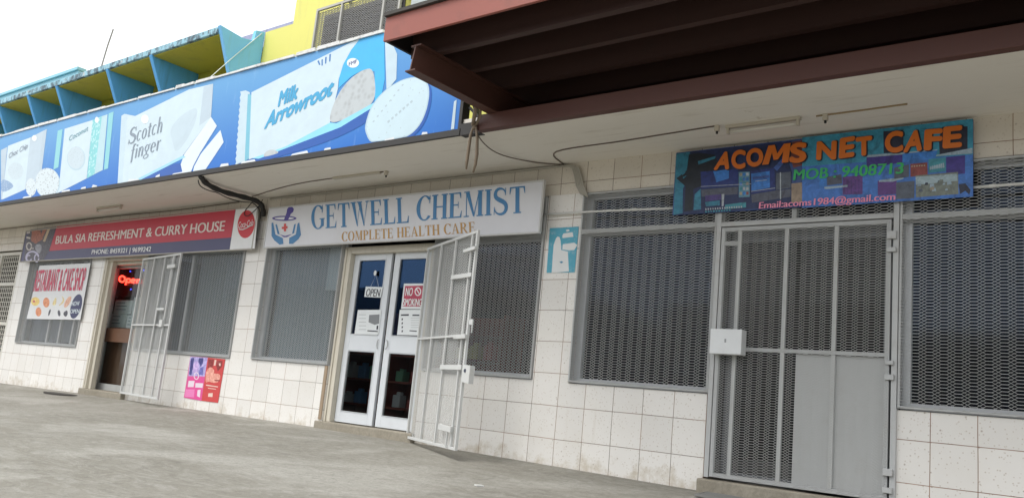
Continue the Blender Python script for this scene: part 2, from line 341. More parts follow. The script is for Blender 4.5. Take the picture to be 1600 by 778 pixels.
COLS = {
 'packgrey': (.42, .52, .60), 'pack': (.54, .66, .73), 'shade': (.45, .55, .63), 'shade2': (.42, .60, .66), 'cookie': (.50, .60, .66), 'bluechip': (.20, .32, .50),
 'teal': (.22, .55, .60), 'tealstripe': (.20, .55, .58), 'cookie2': (.58, .66, .70), 'flap': (.50, .63, .71), 'white': (.66, .74, .80), 'cyanshade': (.30, .60, .78), 'tealshade': (.16, .45, .58),
 'cyan': (.04, .42, .80), 'cookiegrey': (.46, .50, .52), 'cyanlight': (.25, .63, .84), 'cookiewhite': (.52, .66, .73), 'mark': (.05, .18, .45), 'whiteoval': (.75, .82, .86),
 'txtgrey': (.20, .25, .31), 'txtteal': (.10, .30, .36), 'txtblue': (.04, .33, .58), 'txtred': (.10, .10, .25),
 'cblue': (.045, .20, .42), 'cgold': (.48, .27, .07), 'purple': (.07, .05, .28), 'chemwhite': (.72, .73, .77), 'red': (.62, .05, .04),
 'bred': (.50, .018, .045), 'bwhite': (.78, .79, .80), 'bdisc': (.58, .015, .03), 'fooddark': (.045, .04, .06), 'foodbrown': (.26, .07, .035), 'foodcream': (.50, .38, .24), 'foodgrey': (.22, .22, .26), 'lilac': (.48, .46, .62), 'cream2': (.55, .50, .48), 'bcream': (.74, .66, .62),
 'nnavy': (.008, .022, .10), 'nteal': (.03, .22, .34), 'ndark': (.006, .012, .022), 'nblue': (.012, .03, .19), 'nscreen': (.04, .22, .68), 'ngrey': (.09, .10, .14), 'npurple': (.08, .05, .24), 'nwhite': (.45, .50, .55), 'nteal2': (.05, .30, .38), 'ntile': (.12, .30, .42),
 'ngrey2': (.10, .12, .16), 'nscreen2': (.05, .12, .42), 'nwood': (.34, .26, .19), 'nmaroon': (.20, .05, .04), 'ncream': (.42, .36, .26), 'nnavy2': (.01, .02, .12), 'nsky': (.04, .30, .46), 'nsky2': (.05, .19, .60), 'ndark2': (.015, .02, .045), 'nwhite2': (.36, .48, .58), 'npurp': (.05, .03, .26), 'npurp2': (.12, .04, .24), 'nred': (.28, .06, .05), 'nphoto': (.20, .23, .20), 'nphoto2': (.38, .50, .56),
 'packshadow': (.006, .085, .38), 'rim': (.42, .56, .64), 'mark2': (.40, .50, .56), 'emboss': (.48, .59, .66), 'norange': (.62, .15, .012), 'ngreen': (.03, .42, .12), 'npink': (.75, .26, .40),
 'fyellow': (.72, .45, .12), 'forange': (.60, .20, .08), 'fyellow2': (.65, .48, .22), 'fpink': (.62, .32, .22), 'fdark': (.05, .05, .07), 'fred': (.55, .08, .1), 'fnavy': (.02, .025, .10), 'fred2': (.60, .02, .09),
 'plav': (.34, .30, .60), 'pnavy': (.04, .04, .18), 'plilac': (.46, .34, .68), 'pblue': (.12, .12, .38), 'ppink': (.72, .08, .30), 'pwhite': (.78, .66, .74), 'pmag': (.78, .22, .48), 'pdred': (.22, .02, .02), 'pcream': (.78, .58, .50), 'psal': (.70, .28, .22),
 'swhite': (.76, .78, .78), 'sblue': (.06, .25, .42), 'dgrey': (.20, .21, .22), 'dgrey2': (.48, .50, .51), 'dblack': (.03, .03, .04), 'nosred': (.52, .05, .10)}
SPOTS = {'cookie2': (26, .17, .30, (.08, .07, .09), .85), 'cookiewhite': (15, .06, .16, (.36, .44, .48), .7), 'cookiegrey': (15, .05, .55, (.33, .35, .36), .75), 'cookie': (24, .12, .30, (.34, .40, .45), .6), 'bluechip': (30, .2, .4, (.55, .65, .75), .7), 'tealstripe': (20, .2, .5, (.62, .80, .82), .6)}
def cm(k, rough=.42):
    if 'print ' + k in MATS: return MATS['print ' + k]
    m = flat('print ' + k, COLS[k], rough); t = m.node_tree; b = t.nodes['Principled BSDF']
    src = b.inputs['Base Color'].links[0].from_socket
    if k[0] == 'n' and k not in ('norange', 'ngreen', 'npink'): src = mixc(t, .22, src, (.004, .008, .022))
    if k in SPOTS:
        sc, lo, hi, col, am = SPOTS[k]; vo = N(t, 'ShaderNodeTexVoronoi'); vo.inputs['Scale'].default_value = sc; t.links.new(objvec(t), vo.inputs['Vector'])
        src = mixc(t, math_(t, 'MULTIPLY', math_(t, 'SUBTRACT', 1.0, ramp(t, vo.outputs['Distance'], lo, hi)), am), src, col)
    elif k in ('pack', 'cyan', 'shade', 'flap', 'packgrey', 'white'):      # soft creases of the printed wrapper
        src = mixc(t, math_(t, 'MULTIPLY', ramp(t, noise(t, 2.2, 4, .55, objvec(t, (1, 1, 2.2)), .8), .45, .75), .35), src, tuple(c * .80 + .02 for c in COLS[k]))
    elif k[0] == 'n' and k not in ('norange', 'ngreen', 'npink'):           # busy pictures on the cafe sign
        src = mixc(t, math_(t, 'MULTIPLY', ramp(t, noise(t, 16, 5, .7, objvec(t), .6), .46, .66), .40), src, tuple(min(1, c * 1.5 + .01) for c in COLS[k]))
        src = mixc(t, math_(t, 'MULTIPLY', ramp(t, noise(t, 9, 5, .7, objvec(t), 1.0), .50, .64), .6), src, tuple(c * .3 for c in COLS[k]))
    elif k in ('plav', 'plilac', 'psal', 'pdred', 'pblue', 'pnavy', 'foodbrown', 'foodgrey', 'fooddark', 'fyellow', 'forange', 'fyellow2', 'fpink'):
        src = mixc(t, math_(t, 'MULTIPLY', ramp(t, noise(t, 20, 5, .7, objvec(t), .6), .44, .62), .6), src, tuple(min(1, c * 2 + .05) for c in COLS[k]))
    t.links.new(src, b.inputs['Base Color']); return m
def artwork(name, art, y, parent, step=.00004):
    """a flat print: each patch of colour a sheet a fraction of a millimetre above the one below"""
    mb = MB(); keys = []
    for k, (c, pts) in enumerate(art):
        if c not in keys: keys.append(c)
        a = sum(pts[i][0] * pts[(i + 1) % len(pts)][1] - pts[(i + 1) % len(pts)][0] * pts[i][1] for i in range(len(pts)))
        if a < 0: pts = pts[::-1]
        mb.quad([(x, y - k * step, z) for x, z in pts], keys.index(c))
    return mb.build(name, [cm(k) for k in keys], parent)
def lettering(name, items, y, parent, split=True):
    """painted letters on a board face at depth y; each word placed by baseline and cap height"""
    mb = MB(); keys = []; out = []
    for s, c, b0, b1, t0, st in items:
        if st == 'serif': vs, fs, lay = serif_mesh(s)
        else: vs, fs, lay = font_mesh(s, st)
        if c not in keys: keys.append(c)
        i = len(mb.v)
        for q, (u, w) in enumerate(vs):
            mb.v.append((b0[0] + u * (b1[0] - b0[0]) + w * (t0[0] - b0[0]), y - (lay[q] * .0003 if lay else 0), b0[1] + u * (b1[1] - b0[1]) + w * (t0[1] - b0[1])))
        mb.f += [tuple(i + k for k in f) for f in fs]; mb.m += [keys.index(c)] * len(fs)
        if split: out.append(mb.build(name, [cm(k) for k in keys], parent)); mb = MB(); keys = []
    if not split: out.append(mb.build(name, [cm(k) for k in keys], parent))
    return out

# ------------------------------------------------------------------ expanded metal mesh
def expanded(mb, u0, u1, z0, z1, place, row=.0236, Ls=.034, d=.020, w=.0034, dep=.004, mat=0):
    """real expanded-metal strands: long hexagons between pairs of small diamonds; place(u, z) gives the point"""
    per = Ls + 3 * d; nseg = []
    n = int((u1 - u0) / per) + 2; nr = int((z1 - z0) / row) + 2
    w0 = w
    def add(ua, za, ub, zb):
        w = w0 if za == zb else w0 * .72
        if ua >= u1 or ub <= u0: return
        if ub > u1: zb = za + (zb - za) * (u1 - ua) / (ub - ua); ub = u1
        if ua < u0: za = za + (zb - za) * (u0 - ua) / (ub - ua); ua = u0
        if min(za, zb) < z0 - .001 or max(za, zb) > z1 + .001: return
        A = place(ua, za); B = place(ub, zb); i = len(mb.v)
        nx, ny = place.n
        for P_ in (A, B):
            x, y, z = P_
            mb.v += [(x, y, z - w / 2), (x + nx * dep, y + ny * dep, z - w / 2), (x + nx * dep, y + ny * dep, z + w / 2), (x, y, z + w / 2)]
        mb.f += [(i, i + 1, i + 5, i + 4), (i + 1, i + 2, i + 6, i + 5), (i + 2, i + 3, i + 7, i + 6), (i + 3, i, i + 4, i + 7)]; mb.m += [mat] * 4
    for k in range(n):
        half = k % 2; U = u0 + k * per
        for r in range(nr):
            zz = z0 + (r + .5 * half) * row
            add(U, zz, U + Ls, zz)
            a = U + Ls
            add(a, zz, a + d, zz + row / 2); add(a, zz, a + d, zz - row / 2)
            z2 = zz + row / 2
            add(a + d, z2, a + 2 * d, z2 + row / 2); add(a + d, z2, a + 2 * d, z2 - row / 2)
            add(a + 2 * d, zz, a + 3 * d, zz + row / 2); add(a + 2 * d, zz, a + 3 * d, zz - row / 2)
class Place:
    def __init__(s, ox, oy, dx=1, dy=0): l = math.hypot(dx, dy); s.o = (ox, oy); s.d = (dx / l, dy / l); s.n = (dy / l, -dx / l)
    def __call__(s, u, z): return (s.o[0] + s.d[0] * u, s.o[1] + s.d[1] * u, z)
    def at(s, u, z, off=0): return (s.o[0] + s.d[0] * u + s.n[0] * off, s.o[1] + s.d[1] * u + s.n[1] * off, z)
# ---- artwork outlines in metres on each board
BILL_ART=[('packgrey',[(-9.939,3.902),(-9.699,3.93),(-9.457,3.007),(-9.507,2.996)]),('pack',[(-9.68,3.947),(-8.844,3.996),(-8.654,3.106),(-9.463,2.998)]),('shade',[(-8.844,3.996),(-8.413,4.055),(-8.256,3.25),(-8.654,3.106)]),('packgrey',[(-8.413,4.055),(-8.281,4.069),(-8.169,3.367),(-8.256,3.25)]),('cookie',[(-8.846,3.43),(-8.84,3.382),(-8.868,3.342),(-8.926,3.315),(-9.009,3.303),(-9.109,3.308),(-9.214,3.329),(-9.313,3.364),(-9.396,3.41),(-9.453,3.461),(-9.477,3.513),(-9.466,3.558),(-9.42,3.593),(-9.345,3.612),(-9.25,3.615),(-9.145,3.6),(-9.042,3.571),(-8.952,3.529),(-8.884,3.481)]),('bluechip',[(-9.561,3.349),(-9.477,3.333),(-9.398,3.314),(-9.324,3.293),(-9.254,3.269),(-9.188,3.243),(-9.146,3.22),(-9.127,3.201),(-9.131,3.185),(-9.159,3.173),(-9.195,3.162),(-9.241,3.152),(-9.296,3.144),(-9.361,3.137),(-9.417,3.133),(-9.465,3.132),(-9.504,3.134),(-9.534,3.14),(-9.563,3.158),(-9.592,3.189),(-9.619,3.232),(-9.646,3.289),(-9.646,3.327),(-9.617,3.347)]),('teal',[(-7.877,3.991),(-7.716,3.998),(-7.602,3.376),(-7.755,3.351)]),('pack',[(-7.644,3.993),(-6.766,4.019),(-6.606,3.112),(-7.475,2.952),(-7.481,3.193)]),('tealstripe',[(-6.766,4.019),(-6.493,4.043),(-6.389,3.156),(-6.597,3.112)]),('shade2',[(-6.493,4.043),(-6.33,4.047),(-6.164,3.197),(-6.389,3.156)]),('teal',[(-6.301,4.057),(-6.163,4.068),(-6.016,3.208),(-6.131,3.194)]),('rim',[(-6.764,3.428),(-6.757,3.368),(-6.781,3.317),(-6.836,3.281),(-6.916,3.265),(-7.012,3.269),(-7.114,3.293),(-7.212,3.336),(-7.294,3.393),(-7.352,3.457),(-7.378,3.522),(-7.369,3.58),(-7.326,3.624),(-7.255,3.651),(-7.163,3.656),(-7.061,3.639),(-6.96,3.603),(-6.872,3.552),(-6.804,3.492)]),('cookie',[(-6.804,3.443),(-6.797,3.386),(-6.819,3.339),(-6.869,3.306),(-6.941,3.29),(-7.028,3.294),(-7.121,3.317),(-7.211,3.356),(-7.286,3.409),(-7.339,3.469),(-7.363,3.529),(-7.355,3.583),(-7.317,3.625),(-7.253,3.649),(-7.169,3.654),(-7.076,3.639),(-6.984,3.606),(-6.903,3.559),(-6.841,3.502)]),('cookie2',[(-8.241,3.112),(-8.23,3.064),(-8.242,3.023),(-8.274,2.994),(-8.324,2.978),(-8.386,2.979),(-8.454,2.996),(-8.521,3.027),(-8.579,3.069),(-8.622,3.119),(-8.644,3.169),(-8.644,3.215),(-8.621,3.251),(-8.578,3.274),(-8.52,3.281),(-8.453,3.271),(-8.384,3.246),(-8.322,3.208),(-8.272,3.162)]),('rim',[(-7.431,3.096),(-7.426,3.066),(-7.427,3.038),(-7.435,3.012),(-7.449,2.988),(-7.47,2.966),(-7.497,2.946),(-7.53,2.93),(-7.568,2.918),(-7.611,2.908),(-7.657,2.903),(-7.708,2.901),(-7.761,2.903),(-7.816,2.909),(-7.872,2.918),(-7.928,2.931),(-7.983,2.948),(-8.037,2.968),(-8.088,2.991),(-8.136,3.016),(-8.18,3.044),(-8.219,3.074),(-8.253,3.104),(-8.28,3.136),(-8.301,3.168),(-8.315,3.199),(-8.321,3.23),(-8.32,3.259),(-8.312,3.287),(-8.296,3.312),(-8.274,3.335),(-8.245,3.355),(-8.21,3.371),(-8.169,3.383),(-8.124,3.392),(-8.075,3.397),(-8.022,3.397),(-7.968,3.394),(-7.912,3.387),(-7.855,3.376),(-7.799,3.361),(-7.744,3.343),(-7.692,3.323),(-7.642,3.299),(-7.597,3.274),(-7.555,3.246),(-7.518,3.217),(-7.487,3.187),(-7.462,3.156),(-7.443,3.126)]),('cookie2',[(-7.476,3.123),(-7.464,3.065),(-7.479,3.014),(-7.519,2.971),(-7.582,2.939),(-7.664,2.921),(-7.761,2.917),(-7.866,2.928),(-7.974,2.954),(-8.078,2.993),(-8.17,3.043),(-8.246,3.101),(-8.299,3.162),(-8.325,3.224),(-8.324,3.281),(-8.295,3.331),(-8.239,3.369),(-8.162,3.394),(-8.067,3.403),(-7.962,3.397),(-7.854,3.375),(-7.748,3.341),(-7.653,3.295),(-7.572,3.241),(-7.512,3.182)]),('packshadow',[(-5.354,2.914),(-5.297,2.92),(-5.178,2.939),(-4.998,2.973),(-4.762,3.019),(-4.472,3.077),(-4.243,3.103),(-4.07,3.1),(-3.95,3.067),(-3.882,3.005),(-3.877,2.958),(-3.934,2.926),(-4.056,2.909),(-4.244,2.906),(-4.441,2.904),(-4.647,2.903),(-4.863,2.903),(-5.09,2.904),(-5.249,2.906),(-5.338,2.91)]),('flap',[(-5.908,3.969),(-5.831,3.985),(-5.744,3.969),(-5.531,2.94),(-5.654,2.923)]),('pack',[(-5.742,3.964),(-5.511,3.911),(-4.226,4.098),(-3.67,4.089),(-3.595,3.64),(-4.098,3.195),(-5.296,2.946),(-5.531,2.94)]),('shade',[(-3.88,4.078),(-3.67,4.089),(-3.595,3.64),(-3.832,3.555)]),('emboss',[(-4.496,3.604),(-4.478,3.632),(-4.453,3.659),(-4.421,3.685),(-4.382,3.711),(-4.337,3.735),(-4.284,3.757),(-4.225,3.776),(-4.158,3.793),(-4.086,3.808),(-4.028,3.813),(-3.985,3.81),(-3.956,3.797),(-3.941,3.775),(-3.931,3.749),(-3.927,3.719),(-3.928,3.685),(-3.933,3.646),(-3.945,3.606),(-3.962,3.564),(-3.985,3.52),(-4.014,3.474),(-4.045,3.433),(-4.076,3.395),(-4.108,3.36),(-4.142,3.33),(-4.175,3.305),(-4.206,3.288),(-4.237,3.277),(-4.266,3.273),(-4.292,3.277),(-4.315,3.289),(-4.336,3.31),(-4.354,3.34),(-4.376,3.373),(-4.402,3.409),(-4.434,3.45),(-4.469,3.495),(-4.492,3.535),(-4.501,3.572)]),('shade',[(-4.295,3.334),(-4.25,3.359),(-4.105,3.451),(-4.126,3.43)]),('shade',[(-4.222,3.415),(-4.178,3.44),(-4.06,3.528),(-4.081,3.507)]),('shade',[(-4.149,3.496),(-4.105,3.52),(-4.014,3.605),(-4.035,3.584)]),('shade',[(-4.077,3.576),(-4.033,3.6),(-3.969,3.682),(-3.99,3.661)]),('shade',[(-4.005,3.656),(-3.961,3.679),(-3.924,3.759),(-3.945,3.738)]),('white',[(-3.595,3.64),(-3.43,3.503),(-3.718,3.174),(-3.815,3.031),(-3.843,2.957),(-4.024,2.944),(-4.115,3.079),(-4.069,3.211)]),('white',[(-3.34,3.439),(-3.227,3.271),(-3.532,2.95),(-3.803,2.934),(-3.795,3.019),(-3.691,3.171)]),('cyanshade',[(-4.098,3.195),(-4.022,3.167),(-5.248,2.917),(-5.296,2.946)]),('packshadow',[(-2.659,2.948),(-2.638,2.964),(-2.522,2.99),(-2.317,3.028),(-2.029,3.075),(-1.666,3.131),(-1.367,3.18),(-1.125,3.224),(-0.936,3.264),(-0.796,3.299),(-0.683,3.334),(-0.596,3.369),(-0.534,3.404),(-0.497,3.438),(-0.474,3.448),(-0.467,3.434),(-0.475,3.395),(-0.497,3.332),(-0.546,3.274),(-0.622,3.223),(-0.726,3.178),(-0.859,3.138),(-1.005,3.102),(-1.165,3.071),(-1.341,3.044),(-1.533,3.021),(-1.731,3.0),(-1.934,2.981),(-2.143,2.964),(-2.358,2.949),(-2.518,2.941),(-2.619,2.941)]),('flap',[(-2.933,3.884),(-2.84,3.846),(-2.726,2.98),(-2.908,2.956),(-2.897,2.992),(-2.924,3.032),(-2.908,3.068),(-2.935,3.109),(-2.919,3.144),(-2.946,3.185),(-2.93,3.221),(-2.957,3.262),(-2.941,3.298),(-2.968,3.339),(-2.952,3.375),(-2.979,3.417),(-2.963,3.453),(-2.99,3.494),(-2.974,3.53),(-3.002,3.572),(-2.985,3.608),(-3.013,3.651),(-2.996,3.687),(-3.024,3.729),(-3.007,3.766),(-3.035,3.808),(-3.019,3.845),(-3.047,3.888)]),('tealshade',[(-2.878,3.832),(-2.764,3.795),(-2.641,3.009),(-2.726,2.98)]),('pack',[(-2.807,3.841),(-1.102,4.144),(-0.97,4.154),(-1.084,4.05),(-1.182,3.903),(-1.223,3.746),(-1.215,3.64),(-1.268,3.263),(-1.991,3.077),(-2.648,2.994)]),('cyan',[(-0.97,4.154),(-0.59,4.146),(-0.491,3.625),(-0.51,3.444),(-0.591,3.357),(-0.66,3.739),(-0.868,3.781),(-1.025,3.742),(-1.206,3.638),(-1.216,3.774),(-1.176,3.917),(-1.076,4.055)]),('cookiegrey',[(-1.281,3.342),(-1.274,3.387),(-1.263,3.431),(-1.247,3.474),(-1.228,3.516),(-1.204,3.556),(-1.176,3.595),(-1.143,3.63),(-1.106,3.663),(-1.065,3.694),(-1.023,3.72),(-0.981,3.741),(-0.938,3.759),(-0.894,3.772),(-0.853,3.781),(-0.815,3.786),(-0.778,3.787),(-0.745,3.784),(-0.715,3.768),(-0.687,3.739),(-0.663,3.697),(-0.643,3.641),(-0.627,3.59),(-0.616,3.543),(-0.61,3.5),(-0.609,3.461),(-0.619,3.426),(-0.64,3.395),(-0.672,3.369),(-0.715,3.347),(-0.771,3.326),(-0.839,3.307),(-0.92,3.289),(-1.015,3.273),(-1.095,3.262),(-1.159,3.257),(-1.208,3.258),(-1.241,3.265),(-1.265,3.281),(-1.278,3.306)]),('cyanlight',[(-1.991,3.077),(-1.268,3.263),(-1.158,3.242),(-0.606,3.393),(-0.59,3.352),(-1.084,3.189),(-2.453,2.984),(-2.584,3.003)]),('cookiegrey',[(-2.377,3.015),(-2.365,3.032),(-2.349,3.046),(-2.328,3.056),(-2.303,3.064),(-2.273,3.069),(-2.243,3.069),(-2.212,3.066),(-2.18,3.058),(-2.147,3.047),(-2.123,3.037),(-2.108,3.029),(-2.102,3.023),(-2.104,3.018),(-2.124,3.012),(-2.16,3.007),(-2.215,3.003),(-2.286,2.998),(-2.338,2.998),(-2.368,3.004)]),('flap',[(-0.584,4.154),(-0.528,4.172),(-0.43,3.985),(-0.354,3.871),(-0.319,3.597),(-0.441,3.49)]),('packshadow',[(0.02,3.546),(0.038,3.542),(0.056,3.537),(0.073,3.53),(0.089,3.523),(0.105,3.515),(0.119,3.506),(0.132,3.496),(0.144,3.485),(0.154,3.474),(0.164,3.461),(0.173,3.447),(0.182,3.431),(0.189,3.415),(0.196,3.397),(0.201,3.379),(0.205,3.36),(0.207,3.34),(0.208,3.319),(0.209,3.297),(0.208,3.274),(0.206,3.25),(0.203,3.227),(0.198,3.203),(0.193,3.18),(0.186,3.157),(0.179,3.135),(0.17,3.115),(0.161,3.095),(0.152,3.077),(0.141,3.06),(0.129,3.044),(0.116,3.029),(0.102,3.016),(0.088,3.004),(0.073,2.992),(0.059,2.982),(0.044,2.973),(0.028,2.965),(0.012,2.958),(-0.005,2.951),(-0.023,2.946),(-0.047,2.958),(-0.077,2.987),(-0.113,3.033),(-0.156,3.097),(-0.175,3.168),(-0.17,3.245),(-0.141,3.329),(-0.087,3.419),(-0.043,3.485),(-0.007,3.528)]),('rim',[(-0.695,3.128),(-0.696,3.165),(-0.689,3.216),(-0.674,3.279),(-0.649,3.335),(-0.613,3.386),(-0.576,3.427),(-0.537,3.458),(-0.494,3.486),(-0.448,3.512),(-0.402,3.532),(-0.355,3.547),(-0.308,3.56),(-0.26,3.571),(-0.213,3.578),(-0.165,3.581),(-0.117,3.581),(-0.069,3.578),(-0.026,3.573),(0.01,3.564),(0.045,3.551),(0.077,3.534),(0.103,3.514),(0.124,3.491),(0.142,3.463),(0.158,3.43),(0.168,3.393),(0.173,3.353),(0.173,3.309),(0.169,3.261),(0.161,3.214),(0.147,3.168),(0.131,3.127),(0.111,3.09),(0.087,3.058),(0.059,3.031),(0.03,3.009),(0.0,2.99),(-0.032,2.976),(-0.068,2.965),(-0.2,2.96),(-0.433,2.961),(-0.568,2.968),(-0.598,2.983),(-0.634,3.02),(-0.675,3.08)]),('cookiewhite',[(-0.675,3.133),(-0.675,3.168),(-0.668,3.217),(-0.655,3.277),(-0.631,3.332),(-0.597,3.381),(-0.561,3.421),(-0.524,3.451),(-0.484,3.478),(-0.44,3.502),(-0.396,3.522),(-0.351,3.537),(-0.306,3.55),(-0.261,3.56),(-0.215,3.567),(-0.17,3.57),(-0.124,3.57),(-0.078,3.568),(-0.037,3.562),(-0.002,3.554),(0.031,3.542),(0.061,3.525),(0.087,3.506),(0.107,3.484),(0.124,3.457),(0.139,3.425),(0.149,3.389),(0.154,3.35),(0.154,3.308),(0.151,3.262),(0.142,3.216),(0.13,3.172),(0.114,3.132),(0.095,3.096),(0.072,3.065),(0.046,3.039),(0.018,3.017),(-0.01,3.0),(-0.042,2.986),(-0.076,2.976),(-0.202,2.971),(-0.425,2.971),(-0.553,2.978),(-0.582,2.992),(-0.616,3.028),(-0.655,3.086)]),('mark2',[(-0.594,3.189),(-0.57,3.201),(-0.56,3.185),(-0.586,3.173)]),('mark2',[(-0.541,3.237),(-0.518,3.249),(-0.508,3.233),(-0.533,3.222)]),('mark2',[(-0.489,3.285),(-0.466,3.297),(-0.456,3.281),(-0.481,3.269)]),('mark2',[(-0.437,3.333),(-0.414,3.344),(-0.404,3.328),(-0.429,3.317)]),('mark2',[(-0.386,3.38),(-0.363,3.391),(-0.353,3.375),(-0.378,3.365)]),('mark2',[(-0.334,3.427),(-0.312,3.439),(-0.301,3.422),(-0.327,3.412)]),('mark2',[(-0.283,3.474),(-0.261,3.485),(-0.251,3.469),(-0.276,3.459)]),('mark2',[(-0.232,3.521),(-0.21,3.532),(-0.2,3.516),(-0.225,3.505)]),('mark2',[(-0.375,3.16),(-0.345,3.175),(-0.332,3.155),(-0.358,3.136)]),('mark2',[(-0.325,3.188),(-0.296,3.202),(-0.283,3.182),(-0.309,3.164)]),('mark2',[(-0.276,3.216),(-0.247,3.23),(-0.234,3.21),(-0.26,3.192)]),('mark2',[(-0.227,3.243),(-0.198,3.257),(-0.185,3.237),(-0.211,3.219)]),('mark2',[(-0.179,3.271),(-0.15,3.284),(-0.137,3.265),(-0.163,3.247)]),('mark2',[(-0.13,3.298),(-0.101,3.311),(-0.089,3.292),(-0.114,3.274)]),('mark2',[(-0.082,3.325),(-0.054,3.338),(-0.041,3.319),(-0.066,3.301)]),('flap',[(0.511,3.241),(0.542,3.252),(0.551,2.965),(0.511,2.964)]),('mark',[(-1.635,4.024),(-1.61,4.031),(-1.571,3.972),(-1.592,3.97)]),('mark',[(-1.565,4.029),(-1.543,4.032),(-1.527,3.955),(-1.549,3.956)]),('mark',[(-1.506,4.046),(-1.479,4.048),(-1.472,3.97),(-1.494,3.968)]),('mark',[(-1.44,4.068),(-1.413,4.069),(-1.405,3.982),(-1.426,3.98)]),('whiteoval',[(-0.924,3.878),(-0.926,3.861),(-0.939,3.848),(-0.96,3.839),(-0.988,3.837),(-1.021,3.841),(-1.053,3.851),(-1.083,3.866),(-1.106,3.884),(-1.12,3.904),(-1.123,3.922),(-1.116,3.938),(-1.099,3.949),(-1.073,3.954),(-1.042,3.953),(-1.009,3.946),(-0.978,3.933),(-0.951,3.916),(-0.933,3.897)]),('whiteoval',[(-5.119,3.813),(-5.119,3.788),(-5.137,3.768),(-5.17,3.76),(-5.212,3.762),(-5.257,3.776),(-5.295,3.799),(-5.321,3.827),(-5.331,3.855),(-5.321,3.878),(-5.295,3.892),(-5.256,3.895),(-5.212,3.887),(-5.17,3.868),(-5.137,3.842)]),('whiteoval',[(-8.586,3.954),(-8.584,3.932),(-8.598,3.917),(-8.626,3.909),(-8.662,3.911),(-8.701,3.922),(-8.736,3.941),(-8.761,3.964),(-8.771,3.986),(-8.765,4.005),(-8.743,4.017),(-8.71,4.02),(-8.671,4.013),(-8.633,3.998),(-8.603,3.977)]),('whiteoval',[(-6.566,3.993),(-6.564,3.973),(-6.573,3.959),(-6.591,3.951),(-6.616,3.952),(-6.643,3.962),(-6.667,3.978),(-6.685,3.999),(-6.692,4.02),(-6.689,4.037),(-6.675,4.048),(-6.653,4.052),(-6.626,4.046),(-6.6,4.033),(-6.579,4.014)])]
BILL_TXT=[('Choc Chip','txtgrey',(-9.54,3.707),(-8.87,3.821),(-9.547,3.806),'sans'),('Coconut','txtteal',(-7.415,3.764),(-6.85,3.868),(-7.419,3.854),'sans'),('Scotch','txtgrey',(-5.566,3.506),(-4.729,3.583),(-5.571,3.734),'serif'),('finger','txtgrey',(-5.438,3.272),(-4.689,3.338),(-5.447,3.484),'serif'),('Milk','txtblue',(-2.241,3.585),(-1.9,3.636),(-2.23,3.768),'heavy'),('Arrowroot','txtblue',(-2.44,3.342),(-1.303,3.585),(-2.397,3.537),'heavy'),('FMF','txtred',(-1.084,3.87),(-0.955,3.884),(-1.09,3.915),'bold')]
CHEM_TXT=[('GETWELL','cblue',(-2.588,2.377),(-0.899,2.37),(-2.651,2.674),'serif'),('CHEMIST','cblue',(-0.792,2.384),(0.717,2.386),(-0.823,2.661),'serif'),('COMPLETE HEALTH CARE','cgold',(-1.991,2.2),(0.089,2.213),(-2.013,2.315),'serif')]
CHEM_ART=[('purple',[(-3.163,2.528),(-3.128,2.624),(-3.129,2.666),(-3.093,2.698),(-3.036,2.694),(-2.989,2.657),(-2.998,2.622),(-3.04,2.599),(-3.074,2.517)]),('purple',[(-2.91,2.533),(-2.917,2.525),(-2.942,2.518),(-2.983,2.513),(-3.037,2.511),(-3.1,2.511),(-3.169,2.514),(-3.237,2.52),(-3.3,2.528),(-3.352,2.537),(-3.391,2.547),(-3.412,2.557),(-3.414,2.567),(-3.397,2.575),(-3.363,2.58),(-3.313,2.584),(-3.252,2.585),(-3.184,2.582),(-3.115,2.578),(-3.05,2.571),(-2.994,2.562),(-2.95,2.553),(-2.921,2.543)]),('chemwhite',[(-2.957,2.536),(-2.964,2.532),(-2.985,2.529),(-3.018,2.527),(-3.062,2.527),(-3.114,2.528),(-3.169,2.531),(-3.224,2.535),(-3.274,2.54),(-3.316,2.546),(-3.347,2.551),(-3.363,2.557),(-3.364,2.561),(-3.35,2.565),(-3.321,2.567),(-3.281,2.568),(-3.231,2.567),(-3.177,2.565),(-3.122,2.562),(-3.069,2.557),(-3.024,2.552),(-2.989,2.546),(-2.966,2.541)]),('purple',[(-3.163,2.528),(-3.128,2.624),(-3.084,2.621),(-3.04,2.599),(-3.069,2.534),(-3.096,2.519)]),('red',[(-3.152,2.477),(-3.108,2.477),(-3.085,2.376),(-3.129,2.375)]),('red',[(-3.187,2.437),(-3.145,2.437),(-3.139,2.409),(-3.18,2.408)]),('red',[(-3.098,2.441),(-3.07,2.442),(-3.064,2.414),(-3.091,2.412)]),('purple',[(-3.208,2.34),(-3.093,2.315),(-2.947,2.334),(-3.046,2.299),(-3.111,2.299)]),('cblue',[(-3.414,2.499),(-3.38,2.506),(-3.298,2.344),(-3.131,2.289),(-3.1,2.213),(-3.177,2.205),(-3.302,2.268),(-3.374,2.328)]),('cblue',[(-2.843,2.477),(-2.873,2.462),(-2.877,2.325),(-3.0,2.286),(-2.987,2.209),(-2.91,2.206),(-2.812,2.262),(-2.774,2.315)]),('cblue',[(-3.328,2.475),(-3.298,2.479),(-3.208,2.34),(-3.254,2.348)]),('cblue',[(-2.907,2.464),(-2.939,2.455),(-2.955,2.334),(-2.915,2.343)])]
